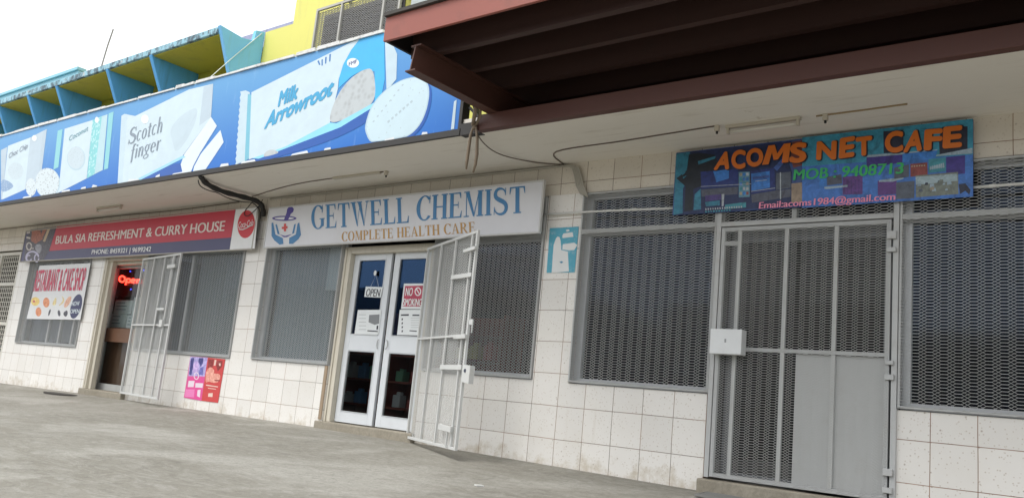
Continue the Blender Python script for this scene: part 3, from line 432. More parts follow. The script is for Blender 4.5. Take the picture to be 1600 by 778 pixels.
BULA_ART=[('bred',[(-9.661,2.779),(-4.331,2.765),(-4.329,2.357),(-9.777,2.347)]),('bwhite',[(-4.325,2.765),(-3.819,2.768),(-3.755,2.184),(-4.321,2.183),(-4.323,2.356)]),('bdisc',[(-3.84,2.541),(-3.835,2.51),(-3.835,2.48),(-3.84,2.451),(-3.85,2.424),(-3.864,2.399),(-3.883,2.378),(-3.906,2.36),(-3.931,2.347),(-3.96,2.338),(-3.99,2.334),(-4.021,2.335),(-4.053,2.341),(-4.084,2.352),(-4.114,2.367),(-4.142,2.387),(-4.167,2.41),(-4.189,2.436),(-4.206,2.465),(-4.219,2.495),(-4.227,2.527),(-4.23,2.558),(-4.228,2.588),(-4.22,2.617),(-4.208,2.643),(-4.191,2.667),(-4.169,2.686),(-4.144,2.702),(-4.116,2.712),(-4.086,2.718),(-4.055,2.719),(-4.023,2.715),(-3.992,2.706),(-3.961,2.692),(-3.932,2.674),(-3.906,2.653),(-3.884,2.628),(-3.865,2.6),(-3.85,2.571)]),('fooddark',[(-10.7,2.774),(-9.677,2.778),(-9.779,2.356),(-9.949,2.174),(-10.717,2.177),(-10.809,2.55)]),('foodbrown',[(-10.636,2.754),(-10.305,2.755),(-10.118,2.572),(-10.377,2.5),(-10.587,2.558)]),('foodcream',[(-10.004,2.765),(-9.899,2.768),(-10.006,2.519),(-10.101,2.53)]),('foodbrown',[(-10.194,2.749),(-10.034,2.753),(-10.144,2.59),(-10.232,2.627)]),('foodgrey',[(-10.289,2.486),(-10.236,2.488),(-10.191,2.483),(-10.154,2.472),(-10.126,2.453),(-10.106,2.428),(-10.095,2.403),(-10.094,2.378),(-10.101,2.354),(-10.118,2.33),(-10.144,2.318),(-10.181,2.319),(-10.228,2.333),(-10.284,2.36),(-10.327,2.385),(-10.356,2.409),(-10.37,2.431),(-10.37,2.452),(-10.356,2.468),(-10.329,2.479)]),('lilac',[(-10.136,2.274),(-10.167,2.298),(-10.207,2.32),(-10.254,2.339),(-10.306,2.354),(-10.362,2.366),(-10.42,2.373),(-10.476,2.375),(-10.53,2.372),(-10.579,2.364),(-10.621,2.352),(-10.654,2.335),(-10.678,2.315),(-10.69,2.292),(-10.692,2.268),(-10.682,2.242),(-10.661,2.217),(-10.63,2.192),(-10.569,2.205),(-10.592,2.223),(-10.607,2.242),(-10.615,2.261),(-10.613,2.28),(-10.604,2.296),(-10.587,2.311),(-10.562,2.324),(-10.531,2.333),(-10.495,2.339),(-10.455,2.341),(-10.413,2.339),(-10.37,2.334),(-10.329,2.326),(-10.29,2.314),(-10.255,2.3),(-10.225,2.284),(-10.202,2.266)]),('lilac',[(-10.398,2.217),(-10.407,2.2),(-10.425,2.188),(-10.452,2.179),(-10.485,2.175),(-10.522,2.176),(-10.559,2.183),(-10.594,2.194),(-10.624,2.209),(-10.645,2.226),(-10.657,2.245),(-10.659,2.263),(-10.649,2.279),(-10.629,2.291),(-10.602,2.3),(-10.568,2.303),(-10.53,2.301),(-10.493,2.293),(-10.509,2.273),(-10.531,2.278),(-10.552,2.279),(-10.572,2.277),(-10.589,2.272),(-10.6,2.264),(-10.605,2.254),(-10.604,2.242),(-10.597,2.231),(-10.584,2.22),(-10.566,2.21),(-10.545,2.203),(-10.523,2.199),(-10.501,2.198),(-10.482,2.201),(-10.466,2.206),(-10.456,2.215),(-10.451,2.225)]),('lilac',[(-10.107,2.227),(-10.102,2.2),(-10.111,2.176),(-10.133,2.159),(-10.165,2.151),(-10.204,2.153),(-10.244,2.164),(-10.281,2.183),(-10.31,2.208),(-10.328,2.236),(-10.332,2.263),(-10.321,2.286),(-10.298,2.303),(-10.264,2.31),(-10.225,2.307),(-10.185,2.295),(-10.149,2.275),(-10.121,2.25),(-10.167,2.244),(-10.184,2.262),(-10.205,2.277),(-10.227,2.285),(-10.248,2.287),(-10.265,2.281),(-10.276,2.27),(-10.28,2.253),(-10.276,2.234),(-10.265,2.214),(-10.247,2.196),(-10.226,2.183),(-10.204,2.175),(-10.183,2.174),(-10.167,2.18),(-10.156,2.192),(-10.153,2.209),(-10.158,2.229)]),('cream2',[(-10.494,2.446),(-10.495,2.42),(-10.512,2.399),(-10.544,2.385),(-10.586,2.381),(-10.633,2.386),(-10.68,2.401),(-10.719,2.423),(-10.747,2.45),(-10.759,2.478),(-10.754,2.504),(-10.733,2.524),(-10.697,2.535),(-10.653,2.537),(-10.605,2.529),(-10.56,2.512),(-10.524,2.488),(-10.5,2.461),(-10.552,2.461),(-10.567,2.48),(-10.59,2.496),(-10.617,2.508),(-10.645,2.513),(-10.671,2.512),(-10.691,2.504),(-10.703,2.49),(-10.705,2.472),(-10.696,2.452),(-10.679,2.434),(-10.654,2.418),(-10.626,2.408),(-10.598,2.404),(-10.574,2.408),(-10.556,2.417),(-10.547,2.432),(-10.548,2.451)]),('cream2',[(-10.855,2.739),(-10.704,2.74),(-10.689,2.706),(-10.83,2.7)]),('cream2',[(-10.816,2.652),(-10.636,2.627),(-10.64,2.594),(-10.801,2.617)]),('cream2',[(-10.475,2.428),(-10.426,2.427),(-10.415,2.401),(-10.463,2.403)])]
BULA_TXT=[('BULA SIA REFRESHMENT & CURRY HOUSE','bcream',(-9.588,2.462),(-4.516,2.458),(-9.593,2.615),'bold'),('PHONE: 8459321 | 9699242','bwhite',(-8.205,2.239),(-6.356,2.228),(-8.205,2.319),'bold'),('Coca-Cola','bwhite',(-4.195,2.478),(-3.86,2.498),(-4.21,2.569),'script')]
NET_ART=[('nnavy',[(2.302,2.855),(3.264,2.851),(3.362,2.586),(3.368,2.298),(2.315,2.283)]),('nteal',[(2.302,2.852),(2.437,2.853),(2.446,2.622),(2.389,2.518),(2.401,2.296),(2.312,2.286)]),('ndark',[(2.426,2.829),(2.514,2.838),(2.671,2.804),(2.712,2.728),(2.636,2.57),(2.564,2.528),(2.491,2.51),(2.496,2.32),(2.415,2.307),(2.413,2.54),(2.318,2.621),(2.416,2.685)]),('nteal',[(2.519,2.759),(2.684,2.79),(2.68,2.767),(2.527,2.728)]),('nteal',[(2.506,2.461),(2.56,2.505),(2.575,2.321),(2.503,2.319)]),('nblue',[(2.55,2.66),(2.896,2.652),(2.904,2.501),(2.566,2.504)]),('nscreen',[(2.668,2.655),(2.813,2.657),(2.817,2.577),(2.704,2.552)]),('ngrey',[(2.566,2.498),(2.904,2.495),(2.901,2.432),(2.573,2.433)]),('npurple',[(2.607,2.44),(2.753,2.443),(2.755,2.396),(2.612,2.389)]),('nteal',[(2.61,2.383),(2.744,2.388),(2.746,2.345),(2.619,2.345)]),('nwhite',[(2.759,2.442),(2.783,2.443),(2.782,2.336),(2.765,2.335)]),('nteal2',[(2.794,2.347),(2.981,2.357),(2.983,2.312),(2.796,2.307)]),('ntile',[(2.903,2.625),(3.0,2.619),(3.011,2.401),(2.915,2.402)]),('nblue',[(3.012,2.624),(3.212,2.633),(3.228,2.441),(3.024,2.423)]),('nscreen',[(3.015,2.6),(3.174,2.609),(3.182,2.467),(3.024,2.451)]),('ngrey',[(3.024,2.418),(3.228,2.436),(3.357,2.442),(3.359,2.375),(3.033,2.348)]),('ngrey2',[(3.231,2.586),(3.351,2.587),(3.357,2.451),(3.234,2.442)]),('nwhite',[(3.261,2.589),(3.27,2.589),(3.28,2.359),(3.271,2.357)]),('nscreen2',[(3.206,2.634),(3.275,2.706),(3.285,2.66),(3.235,2.603)]),('nwood',[(3.361,2.486),(3.557,2.491),(3.563,2.317),(3.367,2.32)]),('nmaroon',[(3.347,2.839),(3.554,2.854),(3.56,2.655),(3.372,2.618),(3.335,2.734)]),('ncream',[(3.464,2.742),(3.553,2.788),(3.559,2.622),(3.458,2.61)]),('nnavy2',[(3.225,2.842),(3.347,2.851),(3.346,2.733),(3.235,2.744)]),('ncream',[(2.912,2.615),(2.933,2.615),(2.934,2.588),(2.913,2.589)]),('nscreen',[(2.941,2.614),(2.962,2.613),(2.964,2.587),(2.943,2.587)]),('nwhite',[(2.97,2.612),(2.991,2.612),(2.993,2.585),(2.972,2.586)]),('nteal2',[(2.914,2.574),(2.935,2.573),(2.937,2.546),(2.915,2.547)]),('nscreen',[(2.943,2.572),(2.964,2.571),(2.966,2.545),(2.945,2.546)]),('nscreen',[(2.973,2.571),(2.993,2.57),(2.995,2.544),(2.974,2.544)]),('nscreen',[(2.916,2.532),(2.937,2.531),(2.939,2.505),(2.918,2.505)]),('nteal2',[(2.945,2.531),(2.966,2.53),(2.968,2.503),(2.947,2.504)]),('ncream',[(2.975,2.529),(2.995,2.529),(2.997,2.502),(2.976,2.503)]),('nteal2',[(2.918,2.49),(2.939,2.49),(2.941,2.463),(2.92,2.464)]),('nwhite',[(2.948,2.489),(2.968,2.488),(2.97,2.462),(2.949,2.463)]),('nwhite',[(2.977,2.488),(2.997,2.487),(2.999,2.461),(2.978,2.461)]),('ncream',[(2.92,2.449),(2.941,2.448),(2.943,2.422),(2.922,2.422)]),('nscreen',[(2.95,2.448),(2.971,2.447),(2.972,2.421),(2.951,2.421)]),('nred',[(2.979,2.446),(2.999,2.446),(3.001,2.42),(2.98,2.42)]),('nwhite',[(2.614,2.327),(2.625,2.327),(2.629,2.311),(2.617,2.31)]),('nwhite',[(2.636,2.327),(2.647,2.327),(2.651,2.312),(2.639,2.31)]),('nwhite',[(2.658,2.326),(2.669,2.327),(2.673,2.312),(2.661,2.31)]),('nwhite',[(2.68,2.326),(2.69,2.327),(2.695,2.312),(2.683,2.31)]),('nwhite',[(2.701,2.326),(2.712,2.327),(2.717,2.312),(2.705,2.31)]),('nwhite',[(2.723,2.326),(2.734,2.327),(2.738,2.312),(2.726,2.31)]),('nwhite',[(2.745,2.326),(2.755,2.327),(2.76,2.312),(2.748,2.31)]),('nwhite',[(2.766,2.326),(2.777,2.327),(2.781,2.312),(2.77,2.31)]),('nwhite',[(2.788,2.326),(2.798,2.327),(2.803,2.312),(2.791,2.31)]),('nwhite',[(2.809,2.326),(2.82,2.327),(2.824,2.312),(2.812,2.31)]),('nwhite',[(2.83,2.326),(2.841,2.327),(2.845,2.312),(2.834,2.31)]),('nwhite',[(2.852,2.326),(2.862,2.327),(2.867,2.312),(2.855,2.31)]),('nwhite',[(2.873,2.326),(2.883,2.327),(2.888,2.312),(2.876,2.31)]),('nwhite',[(2.894,2.326),(2.905,2.327),(2.909,2.312),(2.897,2.31)]),('nwhite',[(2.915,2.326),(2.925,2.327),(2.93,2.312),(2.918,2.31)]),('nwhite',[(2.936,2.326),(2.946,2.327),(2.951,2.312),(2.939,2.31)]),('nteal2',[(2.615,2.303),(2.63,2.303),(2.633,2.29),(2.618,2.289)]),('nteal2',[(2.64,2.303),(2.654,2.303),(2.657,2.29),(2.643,2.289)]),('nteal2',[(2.664,2.303),(2.678,2.303),(2.682,2.29),(2.667,2.289)]),('nteal2',[(2.688,2.303),(2.703,2.303),(2.706,2.29),(2.691,2.289)]),('nteal2',[(2.712,2.303),(2.727,2.303),(2.73,2.29),(2.716,2.288)]),('nteal2',[(2.736,2.302),(2.751,2.303),(2.754,2.29),(2.74,2.288)]),('nteal2',[(2.76,2.302),(2.775,2.303),(2.778,2.29),(2.764,2.288)]),('nteal2',[(2.784,2.302),(2.799,2.302),(2.802,2.29),(2.787,2.288)]),('nteal2',[(2.808,2.302),(2.822,2.302),(2.825,2.289),(2.811,2.288)]),('nteal2',[(2.832,2.302),(2.846,2.302),(2.849,2.289),(2.835,2.288)]),('nwhite',[(2.559,2.527),(3.019,2.514),(3.019,2.509),(2.56,2.523)]),('nwhite',[(3.022,2.448),(3.227,2.461),(3.227,2.456),(3.023,2.443)]),('nscreen2',[(3.028,2.57),(3.17,2.575),(3.173,2.552),(3.031,2.545)]),('nwhite',[(3.053,2.534),(3.155,2.537),(3.155,2.532),(3.053,2.529)]),('nteal',[(2.318,2.804),(2.369,2.813),(2.357,2.797),(2.326,2.785)]),('nteal',[(2.331,2.768),(2.379,2.778),(2.367,2.762),(2.339,2.749)]),('nteal',[(2.344,2.733),(2.389,2.743),(2.377,2.727),(2.351,2.714)]),('nteal',[(2.356,2.698),(2.399,2.708),(2.387,2.692),(2.364,2.679)]),('nteal',[(2.369,2.662),(2.409,2.673),(2.397,2.657),(2.377,2.644)]),('nteal',[(2.382,2.627),(2.419,2.639),(2.407,2.623),(2.389,2.609)]),('nsky',[(3.435,2.868),(4.68,2.863),(4.68,2.592),(3.444,2.622)]),('nsky2',[(3.444,2.622),(4.68,2.592),(4.68,2.279),(3.456,2.276)]),('ndark2',[(4.064,2.842),(4.208,2.837),(4.211,2.657),(4.069,2.667)]),('ndark2',[(4.455,2.737),(4.477,2.826),(4.645,2.809),(4.645,2.611),(4.461,2.615)]),('nwhite2',[(3.944,2.664),(4.447,2.655),(4.438,2.633),(4.051,2.639),(3.944,2.646)]),('nwhite2',[(4.43,2.613),(4.677,2.642),(4.677,2.6),(4.439,2.605)]),('npurp',[(3.944,2.646),(4.204,2.642),(4.205,2.58),(3.946,2.558)]),('npurp',[(4.505,2.59),(4.629,2.592),(4.629,2.454),(4.506,2.455)]),('npurp2',[(3.767,2.505),(3.918,2.508),(3.921,2.355),(3.771,2.361)]),('npurp2',[(4.03,2.451),(4.167,2.449),(4.164,2.337),(4.033,2.336)]),('nscreen',[(4.204,2.647),(4.447,2.649),(4.43,2.588),(4.205,2.58)]),('nwhite2',[(4.04,2.455),(4.214,2.466),(4.214,2.451),(4.139,2.436),(4.04,2.442)]),('nwhite2',[(3.628,2.436),(3.806,2.438),(3.806,2.422),(3.65,2.416),(3.629,2.42)]),('nscreen',[(3.585,2.511),(3.641,2.516),(3.639,2.441),(3.587,2.434)]),('ngrey',[(3.645,2.516),(3.758,2.528),(3.765,2.452),(3.649,2.446)]),('nred',[(4.26,2.562),(4.378,2.563),(4.381,2.466),(4.263,2.462)]),('nteal2',[(4.387,2.587),(4.502,2.589),(4.503,2.485),(4.388,2.481)]),('ngrey2',[(4.147,2.544),(4.251,2.56),(4.252,2.463),(4.149,2.456)]),('nphoto',[(4.298,2.469),(4.584,2.471),(4.587,2.305),(4.303,2.301)]),('ngrey2',[(4.163,2.427),(4.292,2.429),(4.291,2.297),(4.165,2.296)]),('nphoto2',[(4.298,2.459),(4.579,2.458),(4.581,2.404),(4.301,2.397)]),('ndark2',[(4.588,2.379),(4.631,2.382),(4.665,2.329),(4.657,2.295),(4.631,2.326),(4.597,2.304)]),('nwhite2',[(4.314,2.406),(4.334,2.409),(4.339,2.386),(4.31,2.384)]),('nwhite2',[(4.398,2.395),(4.423,2.397),(4.429,2.37),(4.395,2.367)]),('ngrey2',[(4.451,2.417),(4.466,2.419),(4.471,2.401),(4.447,2.4)]),('nwhite2',[(4.485,2.394),(4.495,2.397),(4.5,2.383),(4.482,2.383)]),('nwhite2',[(4.502,2.351),(4.514,2.354),(4.519,2.339),(4.498,2.338)]),('nphoto',[(4.407,2.346),(4.434,2.348),(4.439,2.32),(4.404,2.316)]),('nphoto',[(4.538,2.345),(4.552,2.348),(4.558,2.331),(4.535,2.329)]),('nwhite2',[(4.414,2.362),(4.435,2.364),(4.44,2.341),(4.411,2.338)]),('ndark2',[(4.365,2.408),(4.381,2.41),(4.387,2.391),(4.361,2.389)]),('nphoto',[(4.464,2.422),(4.483,2.424),(4.489,2.402),(4.46,2.4)]),('nphoto',[(4.458,2.413),(4.47,2.416),(4.476,2.401),(4.454,2.4)]),('ngrey2',[(4.323,2.363),(4.344,2.365),(4.35,2.342),(4.32,2.34)]),('ncream',[(4.401,2.371),(4.422,2.374),(4.428,2.35),(4.397,2.347)]),('nwhite2',[(4.514,2.405),(4.537,2.407),(4.543,2.382),(4.511,2.379)]),('ncream',[(4.268,2.548),(4.279,2.548),(4.277,2.537),(4.267,2.537)]),('ncream',[(4.285,2.548),(4.296,2.548),(4.294,2.537),(4.284,2.537)]),('ncream',[(4.302,2.548),(4.313,2.548),(4.312,2.537),(4.302,2.537)]),('ncream',[(4.32,2.548),(4.331,2.548),(4.329,2.537),(4.319,2.537)]),('ncream',[(4.337,2.548),(4.348,2.547),(4.346,2.536),(4.336,2.536)]),('ncream',[(4.354,2.547),(4.365,2.547),(4.363,2.536),(4.353,2.536)]),('nwhite2',[(4.395,2.521),(4.404,2.535),(4.407,2.509),(4.397,2.502)]),('nwhite2',[(4.407,2.525),(4.416,2.537),(4.42,2.51),(4.409,2.503)]),('nwhite2',[(4.42,2.528),(4.429,2.539),(4.432,2.511),(4.422,2.504)]),('nwhite2',[(4.432,2.532),(4.441,2.54),(4.445,2.512),(4.434,2.505)]),('nwhite2',[(4.444,2.536),(4.453,2.542),(4.457,2.513),(4.446,2.506)]),('nwhite2',[(4.457,2.54),(4.466,2.544),(4.469,2.514),(4.459,2.507)]),('nwhite2',[(4.469,2.544),(4.478,2.546),(4.482,2.514),(4.471,2.507)]),('nwhite2',[(4.482,2.548),(4.49,2.548),(4.494,2.515),(4.484,2.508)]),('nnavy2',[(3.78,2.483),(3.782,2.483),(3.783,2.366),(3.781,2.366)]),('nnavy2',[(3.808,2.48),(3.81,2.48),(3.811,2.363),(3.809,2.364)]),('nnavy2',[(3.836,2.478),(3.838,2.478),(3.839,2.361),(3.837,2.362)]),('nnavy2',[(3.863,2.476),(3.865,2.475),(3.866,2.359),(3.864,2.359)]),('nnavy2',[(3.891,2.473),(3.893,2.473),(3.894,2.357),(3.892,2.357)])]
NET_TXT=[('A','norange',(2.677,2.67),(2.819,2.665),(2.713,2.832),'fat'),('C','norange',(2.836,2.667),(2.964,2.657),(2.833,2.838),'fat'),('O','norange',(2.971,2.668),(3.12,2.667),(2.963,2.833),'fat'),('M','norange',(3.109,2.666),(3.332,2.667),(3.142,2.828),'fat'),('S','norange',(3.337,2.666),(3.478,2.665),(3.342,2.84),'fat'),('N','norange',(3.556,2.672),(3.714,2.661),(3.559,2.832),'fat'),('E','norange',(3.734,2.665),(3.853,2.671),(3.74,2.838),'fat'),('T','norange',(3.863,2.669),(3.987,2.67),(3.859,2.829),'fat'),('C','norange',(4.079,2.671),(4.211,2.673),(4.076,2.845),'fat'),('A','norange',(4.211,2.664),(4.341,2.667),(4.234,2.834),'fat'),('F','norange',(4.353,2.665),(4.478,2.659),(4.358,2.833),'fat'),('E','norange',(4.481,2.665),(4.609,2.664),(4.486,2.837),'fat'),('MOB : 9408713','ngreen',(3.376,2.512),(4.213,2.492),(3.383,2.604),'bold'),('Email:acoms1984@gmail.com','npink',(3.098,2.291),(4.16,2.291),(3.101,2.349),'bold')]
BAN_ART=[('fyellow',[(-9.907,1.464),(-9.905,1.439),(-9.922,1.417),(-9.956,1.399),(-10.003,1.389),(-10.058,1.386),(-10.116,1.392),(-10.169,1.406),(-10.213,1.426),(-10.243,1.45),(-10.254,1.475),(-10.246,1.5),(-10.219,1.52),(-10.178,1.534),(-10.125,1.54),(-10.068,1.538),(-10.012,1.528),(-9.963,1.511),(-9.927,1.489)]),('forange',[(-9.52,1.447),(-9.515,1.419),(-9.524,1.394),(-9.546,1.374),(-9.578,1.363),(-9.618,1.36),(-9.66,1.367),(-9.701,1.382),(-9.736,1.404),(-9.761,1.431),(-9.773,1.46),(-9.771,1.487),(-9.755,1.51),(-9.728,1.526),(-9.691,1.533),(-9.649,1.531),(-9.606,1.519),(-9.568,1.5),(-9.538,1.475)]),('fyellow2',[(-9.395,1.457),(-9.371,1.492),(-9.35,1.516),(-9.332,1.53),(-9.316,1.533),(-9.303,1.525),(-9.291,1.512),(-9.282,1.494),(-9.274,1.47),(-9.268,1.441),(-9.274,1.419),(-9.292,1.405),(-9.323,1.399),(-9.366,1.401),(-9.392,1.411),(-9.402,1.43)]),('fyellow2',[(-9.129,1.415),(-9.082,1.443),(-9.055,1.469),(-9.049,1.494),(-9.063,1.518),(-9.097,1.541),(-9.113,1.555),(-9.11,1.559),(-9.089,1.553),(-9.05,1.537),(-9.021,1.521),(-9.002,1.504),(-8.992,1.485),(-8.993,1.466),(-9.006,1.448),(-9.032,1.43),(-9.07,1.414),(-9.122,1.398),(-9.149,1.393),(-9.151,1.399)]),('fpink',[(-8.775,1.442),(-8.803,1.413),(-8.836,1.389),(-8.871,1.372),(-8.905,1.365),(-8.934,1.368),(-8.954,1.382),(-8.964,1.404),(-8.962,1.432),(-8.948,1.464),(-8.925,1.495),(-8.894,1.523),(-8.859,1.543),(-8.824,1.555),(-8.792,1.556),(-8.768,1.548),(-8.753,1.53),(-8.749,1.504),(-8.757,1.474)]),('forange',[(-9.762,1.282),(-9.757,1.257),(-9.765,1.234),(-9.784,1.216),(-9.814,1.205),(-9.849,1.202),(-9.888,1.208),(-9.925,1.222),(-9.957,1.242),(-9.98,1.267),(-9.991,1.293),(-9.99,1.318),(-9.976,1.338),(-9.951,1.353),(-9.917,1.36),(-9.879,1.358),(-9.841,1.348),(-9.806,1.33),(-9.779,1.308)]),('fdark',[(-9.486,1.256),(-9.485,1.284),(-9.478,1.305),(-9.468,1.32),(-9.452,1.328),(-9.432,1.33),(-9.419,1.324),(-9.413,1.311),(-9.415,1.289),(-9.424,1.26),(-9.433,1.238),(-9.444,1.223),(-9.456,1.216),(-9.469,1.216),(-9.478,1.222),(-9.484,1.236)]),('fdark',[(-9.138,1.316),(-9.114,1.318),(-9.092,1.313),(-9.071,1.302),(-9.053,1.284),(-9.036,1.259),(-9.029,1.24),(-9.032,1.227),(-9.045,1.219),(-9.067,1.217),(-9.088,1.221),(-9.108,1.232),(-9.128,1.25),(-9.146,1.275),(-9.154,1.294),(-9.151,1.308)]),('fdark',[(-8.911,1.292),(-8.875,1.308),(-8.844,1.315),(-8.819,1.314),(-8.8,1.303),(-8.786,1.284),(-8.78,1.267),(-8.781,1.25),(-8.79,1.234),(-8.807,1.22),(-8.828,1.213),(-8.852,1.215),(-8.881,1.224),(-8.915,1.242),(-8.931,1.259),(-8.929,1.276)]),('fred',[(-10.081,1.463),(-10.081,1.457),(-10.086,1.451),(-10.097,1.447),(-10.111,1.444),(-10.127,1.444),(-10.144,1.445),(-10.159,1.449),(-10.172,1.454),(-10.18,1.46),(-10.182,1.466),(-10.18,1.472),(-10.172,1.477),(-10.159,1.481),(-10.144,1.482),(-10.127,1.482),(-10.111,1.479),(-10.097,1.475),(-10.086,1.47)]),('fnavy',[(-8.347,1.365),(-8.371,1.301),(-8.412,1.246),(-8.465,1.206),(-8.526,1.186),(-8.588,1.187),(-8.644,1.21),(-8.687,1.253),(-8.714,1.31),(-8.721,1.376),(-8.706,1.443),(-8.673,1.505),(-8.624,1.553),(-8.565,1.583),(-8.503,1.592),(-8.443,1.578),(-8.394,1.544),(-8.359,1.493),(-8.343,1.431)])]
BAN_TXT=[('RESTAURANT & CAKE SHOP','fred2',(-10.225,1.644),(-8.383,1.654),(-10.241,2.05),'bold'),('NOW','white',(-8.685,1.394),(-8.411,1.403),(-8.699,1.469),'bold'),('OPEN','white',(-8.687,1.269),(-8.371,1.277),(-8.696,1.34),'bold')]
BAN_Q=[(-10.187,2.105),(-8.315,2.107),(-8.307,1.168),(-10.297,1.15)]
POST1_Q=[(-5.013,0.725),(-4.585,0.729),(-4.578,0.149),(-5.01,0.16)]
POST2_Q=[(-4.585,0.729),(-4.18,0.722),(-4.196,0.152),(-4.578,0.149)]
POST1_ART=[('plav',[(-5.011,0.72),(-4.589,0.724),(-4.59,0.474),(-4.981,0.457)]),('pnavy',[(-4.987,0.701),(-4.907,0.709),(-4.905,0.542),(-4.912,0.471),(-4.969,0.478)]),('pnavy',[(-4.799,0.709),(-4.684,0.714),(-4.682,0.644),(-4.721,0.592),(-4.793,0.659)]),('plilac',[(-4.869,0.656),(-4.845,0.665),(-4.822,0.664),(-4.802,0.652),(-4.784,0.63),(-4.768,0.598),(-4.762,0.57),(-4.765,0.544),(-4.777,0.522),(-4.799,0.504),(-4.819,0.493),(-4.839,0.491),(-4.858,0.497),(-4.875,0.511),(-4.889,0.528),(-4.898,0.549),(-4.904,0.574),(-4.905,0.601),(-4.9,0.625),(-4.888,0.643)]),('pblue',[(-4.727,0.582),(-4.653,0.605),(-4.637,0.486),(-4.745,0.49)]),('ppink',[(-4.983,0.446),(-4.591,0.464),(-4.579,0.154),(-5.004,0.164)]),('pwhite',[(-4.726,0.471),(-4.725,0.453),(-4.733,0.436),(-4.748,0.424),(-4.769,0.417),(-4.793,0.417),(-4.816,0.425),(-4.836,0.438),(-4.85,0.455),(-4.855,0.474),(-4.852,0.492),(-4.84,0.507),(-4.821,0.516),(-4.798,0.519),(-4.774,0.515),(-4.752,0.505),(-4.735,0.49),(-4.726,0.471),(-4.747,0.47),(-4.754,0.484),(-4.766,0.496),(-4.781,0.504),(-4.797,0.507),(-4.812,0.505),(-4.824,0.498),(-4.832,0.486),(-4.833,0.473),(-4.829,0.458),(-4.82,0.445),(-4.806,0.435),(-4.79,0.429),(-4.774,0.429),(-4.76,0.434),(-4.75,0.443),(-4.746,0.456),(-4.747,0.47)]),('pwhite',[(-4.957,0.392),(-4.81,0.401),(-4.813,0.316),(-4.955,0.307)]),('pwhite',[(-4.78,0.373),(-4.599,0.38),(-4.6,0.32),(-4.776,0.313)]),('pmag',[(-4.992,0.274),(-4.778,0.288),(-4.765,0.18),(-4.99,0.173)]),('pwhite',[(-4.705,0.283),(-4.636,0.293),(-4.625,0.19),(-4.7,0.204)])]
POST2_ART=[('pdred',[(-4.571,0.704),(-4.435,0.706),(-4.434,0.607),(-4.551,0.586)]),('pdred',[(-4.364,0.699),(-4.236,0.7),(-4.225,0.627),(-4.308,0.554),(-4.363,0.63)]),('pcream',[(-4.418,0.706),(-4.374,0.703),(-4.38,0.629),(-4.422,0.627)]),('psal',[(-4.53,0.581),(-4.51,0.594),(-4.489,0.601),(-4.466,0.601),(-4.442,0.594),(-4.416,0.58),(-4.399,0.568),(-4.389,0.556),(-4.387,0.545),(-4.393,0.535),(-4.387,0.528),(-4.368,0.524),(-4.338,0.523),(-4.296,0.526),(-4.264,0.521),(-4.243,0.509),(-4.232,0.491),(-4.232,0.465),(-4.239,0.444),(-4.254,0.427),(-4.276,0.415),(-4.306,0.407),(-4.336,0.402),(-4.367,0.401),(-4.398,0.403),(-4.43,0.409),(-4.458,0.41),(-4.482,0.409),(-4.503,0.404),(-4.521,0.396),(-4.535,0.397),(-4.547,0.409),(-4.557,0.43),(-4.563,0.462),(-4.568,0.489),(-4.569,0.511),(-4.569,0.529),(-4.566,0.541),(-4.558,0.554),(-4.547,0.567)]),('pdred',[(-4.347,0.444),(-4.228,0.447),(-4.232,0.43),(-4.345,0.427)]),('pcream',[(-4.311,0.662),(-4.27,0.666),(-4.26,0.63),(-4.294,0.629)]),('pcream',[(-4.526,0.369),(-4.247,0.361),(-4.249,0.349),(-4.527,0.354)]),('pcream',[(-4.471,0.329),(-4.281,0.327),(-4.282,0.319),(-4.471,0.319)]),('pcream',[(-4.442,0.257),(-4.342,0.269),(-4.336,0.216),(-4.439,0.213)])]
SOAP_Q=[(0.935,2.247),(1.277,2.246),(1.272,1.799),(0.943,1.801)]
SOAP_ART=[('swhite',[(1.005,1.796),(0.999,2.075),(1.021,2.143),(1.039,2.159),(1.063,2.151),(1.079,2.113),(1.096,2.022),(1.175,2.004),(1.207,1.809)]),('swhite',[(1.094,2.162),(1.105,2.186),(1.21,2.194),(1.226,2.148),(1.1,2.14)]),('swhite',[(1.131,2.214),(1.146,2.223),(1.169,2.222),(1.174,2.206),(1.142,2.201)]),('swhite',[(1.11,2.079),(1.239,2.09),(1.28,2.065),(1.247,2.017),(1.19,2.016),(1.108,2.025)]),('sblue',[(1.085,1.904),(1.114,1.911),(1.134,1.899),(1.106,1.89)])]
OPEN_Q=[(-1.717,1.694),(-1.426,1.686),(-1.444,1.563),(-1.721,1.572)]
NOSMOKE_Q=[(-1.092,1.725),(-0.753,1.723),(-0.753,1.438),(-1.092,1.435)]
PAP1_Q=[(-1.805,1.418),(-1.406,1.423),(-1.408,1.138),(-1.812,1.132)]
PAP2_Q=[(-1.11,1.427),(-0.752,1.431),(-0.755,1.148),(-1.106,1.143)]
PAP1_ART=[('dgrey',[(-1.6,1.361),(-1.427,1.371),(-1.417,1.264),(-1.487,1.248),(-1.596,1.276)]),('dgrey2',[(-1.776,1.366),(-1.652,1.367),(-1.653,1.358),(-1.777,1.356)]),('dgrey2',[(-1.768,1.322),(-1.645,1.324),(-1.645,1.315),(-1.769,1.313)]),('dgrey2',[(-1.76,1.279),(-1.637,1.281),(-1.637,1.272),(-1.761,1.27)]),('dgrey2',[(-1.752,1.236),(-1.629,1.239),(-1.629,1.229),(-1.753,1.227)]),('dgrey2',[(-1.744,1.193),(-1.621,1.196),(-1.622,1.187),(-1.745,1.184)]),('dblack',[(-1.597,1.184),(-1.424,1.181),(-1.424,1.167),(-1.596,1.171)]),('dblack',[(-1.452,1.241),(-1.426,1.242),(-1.423,1.196),(-1.451,1.196)])]
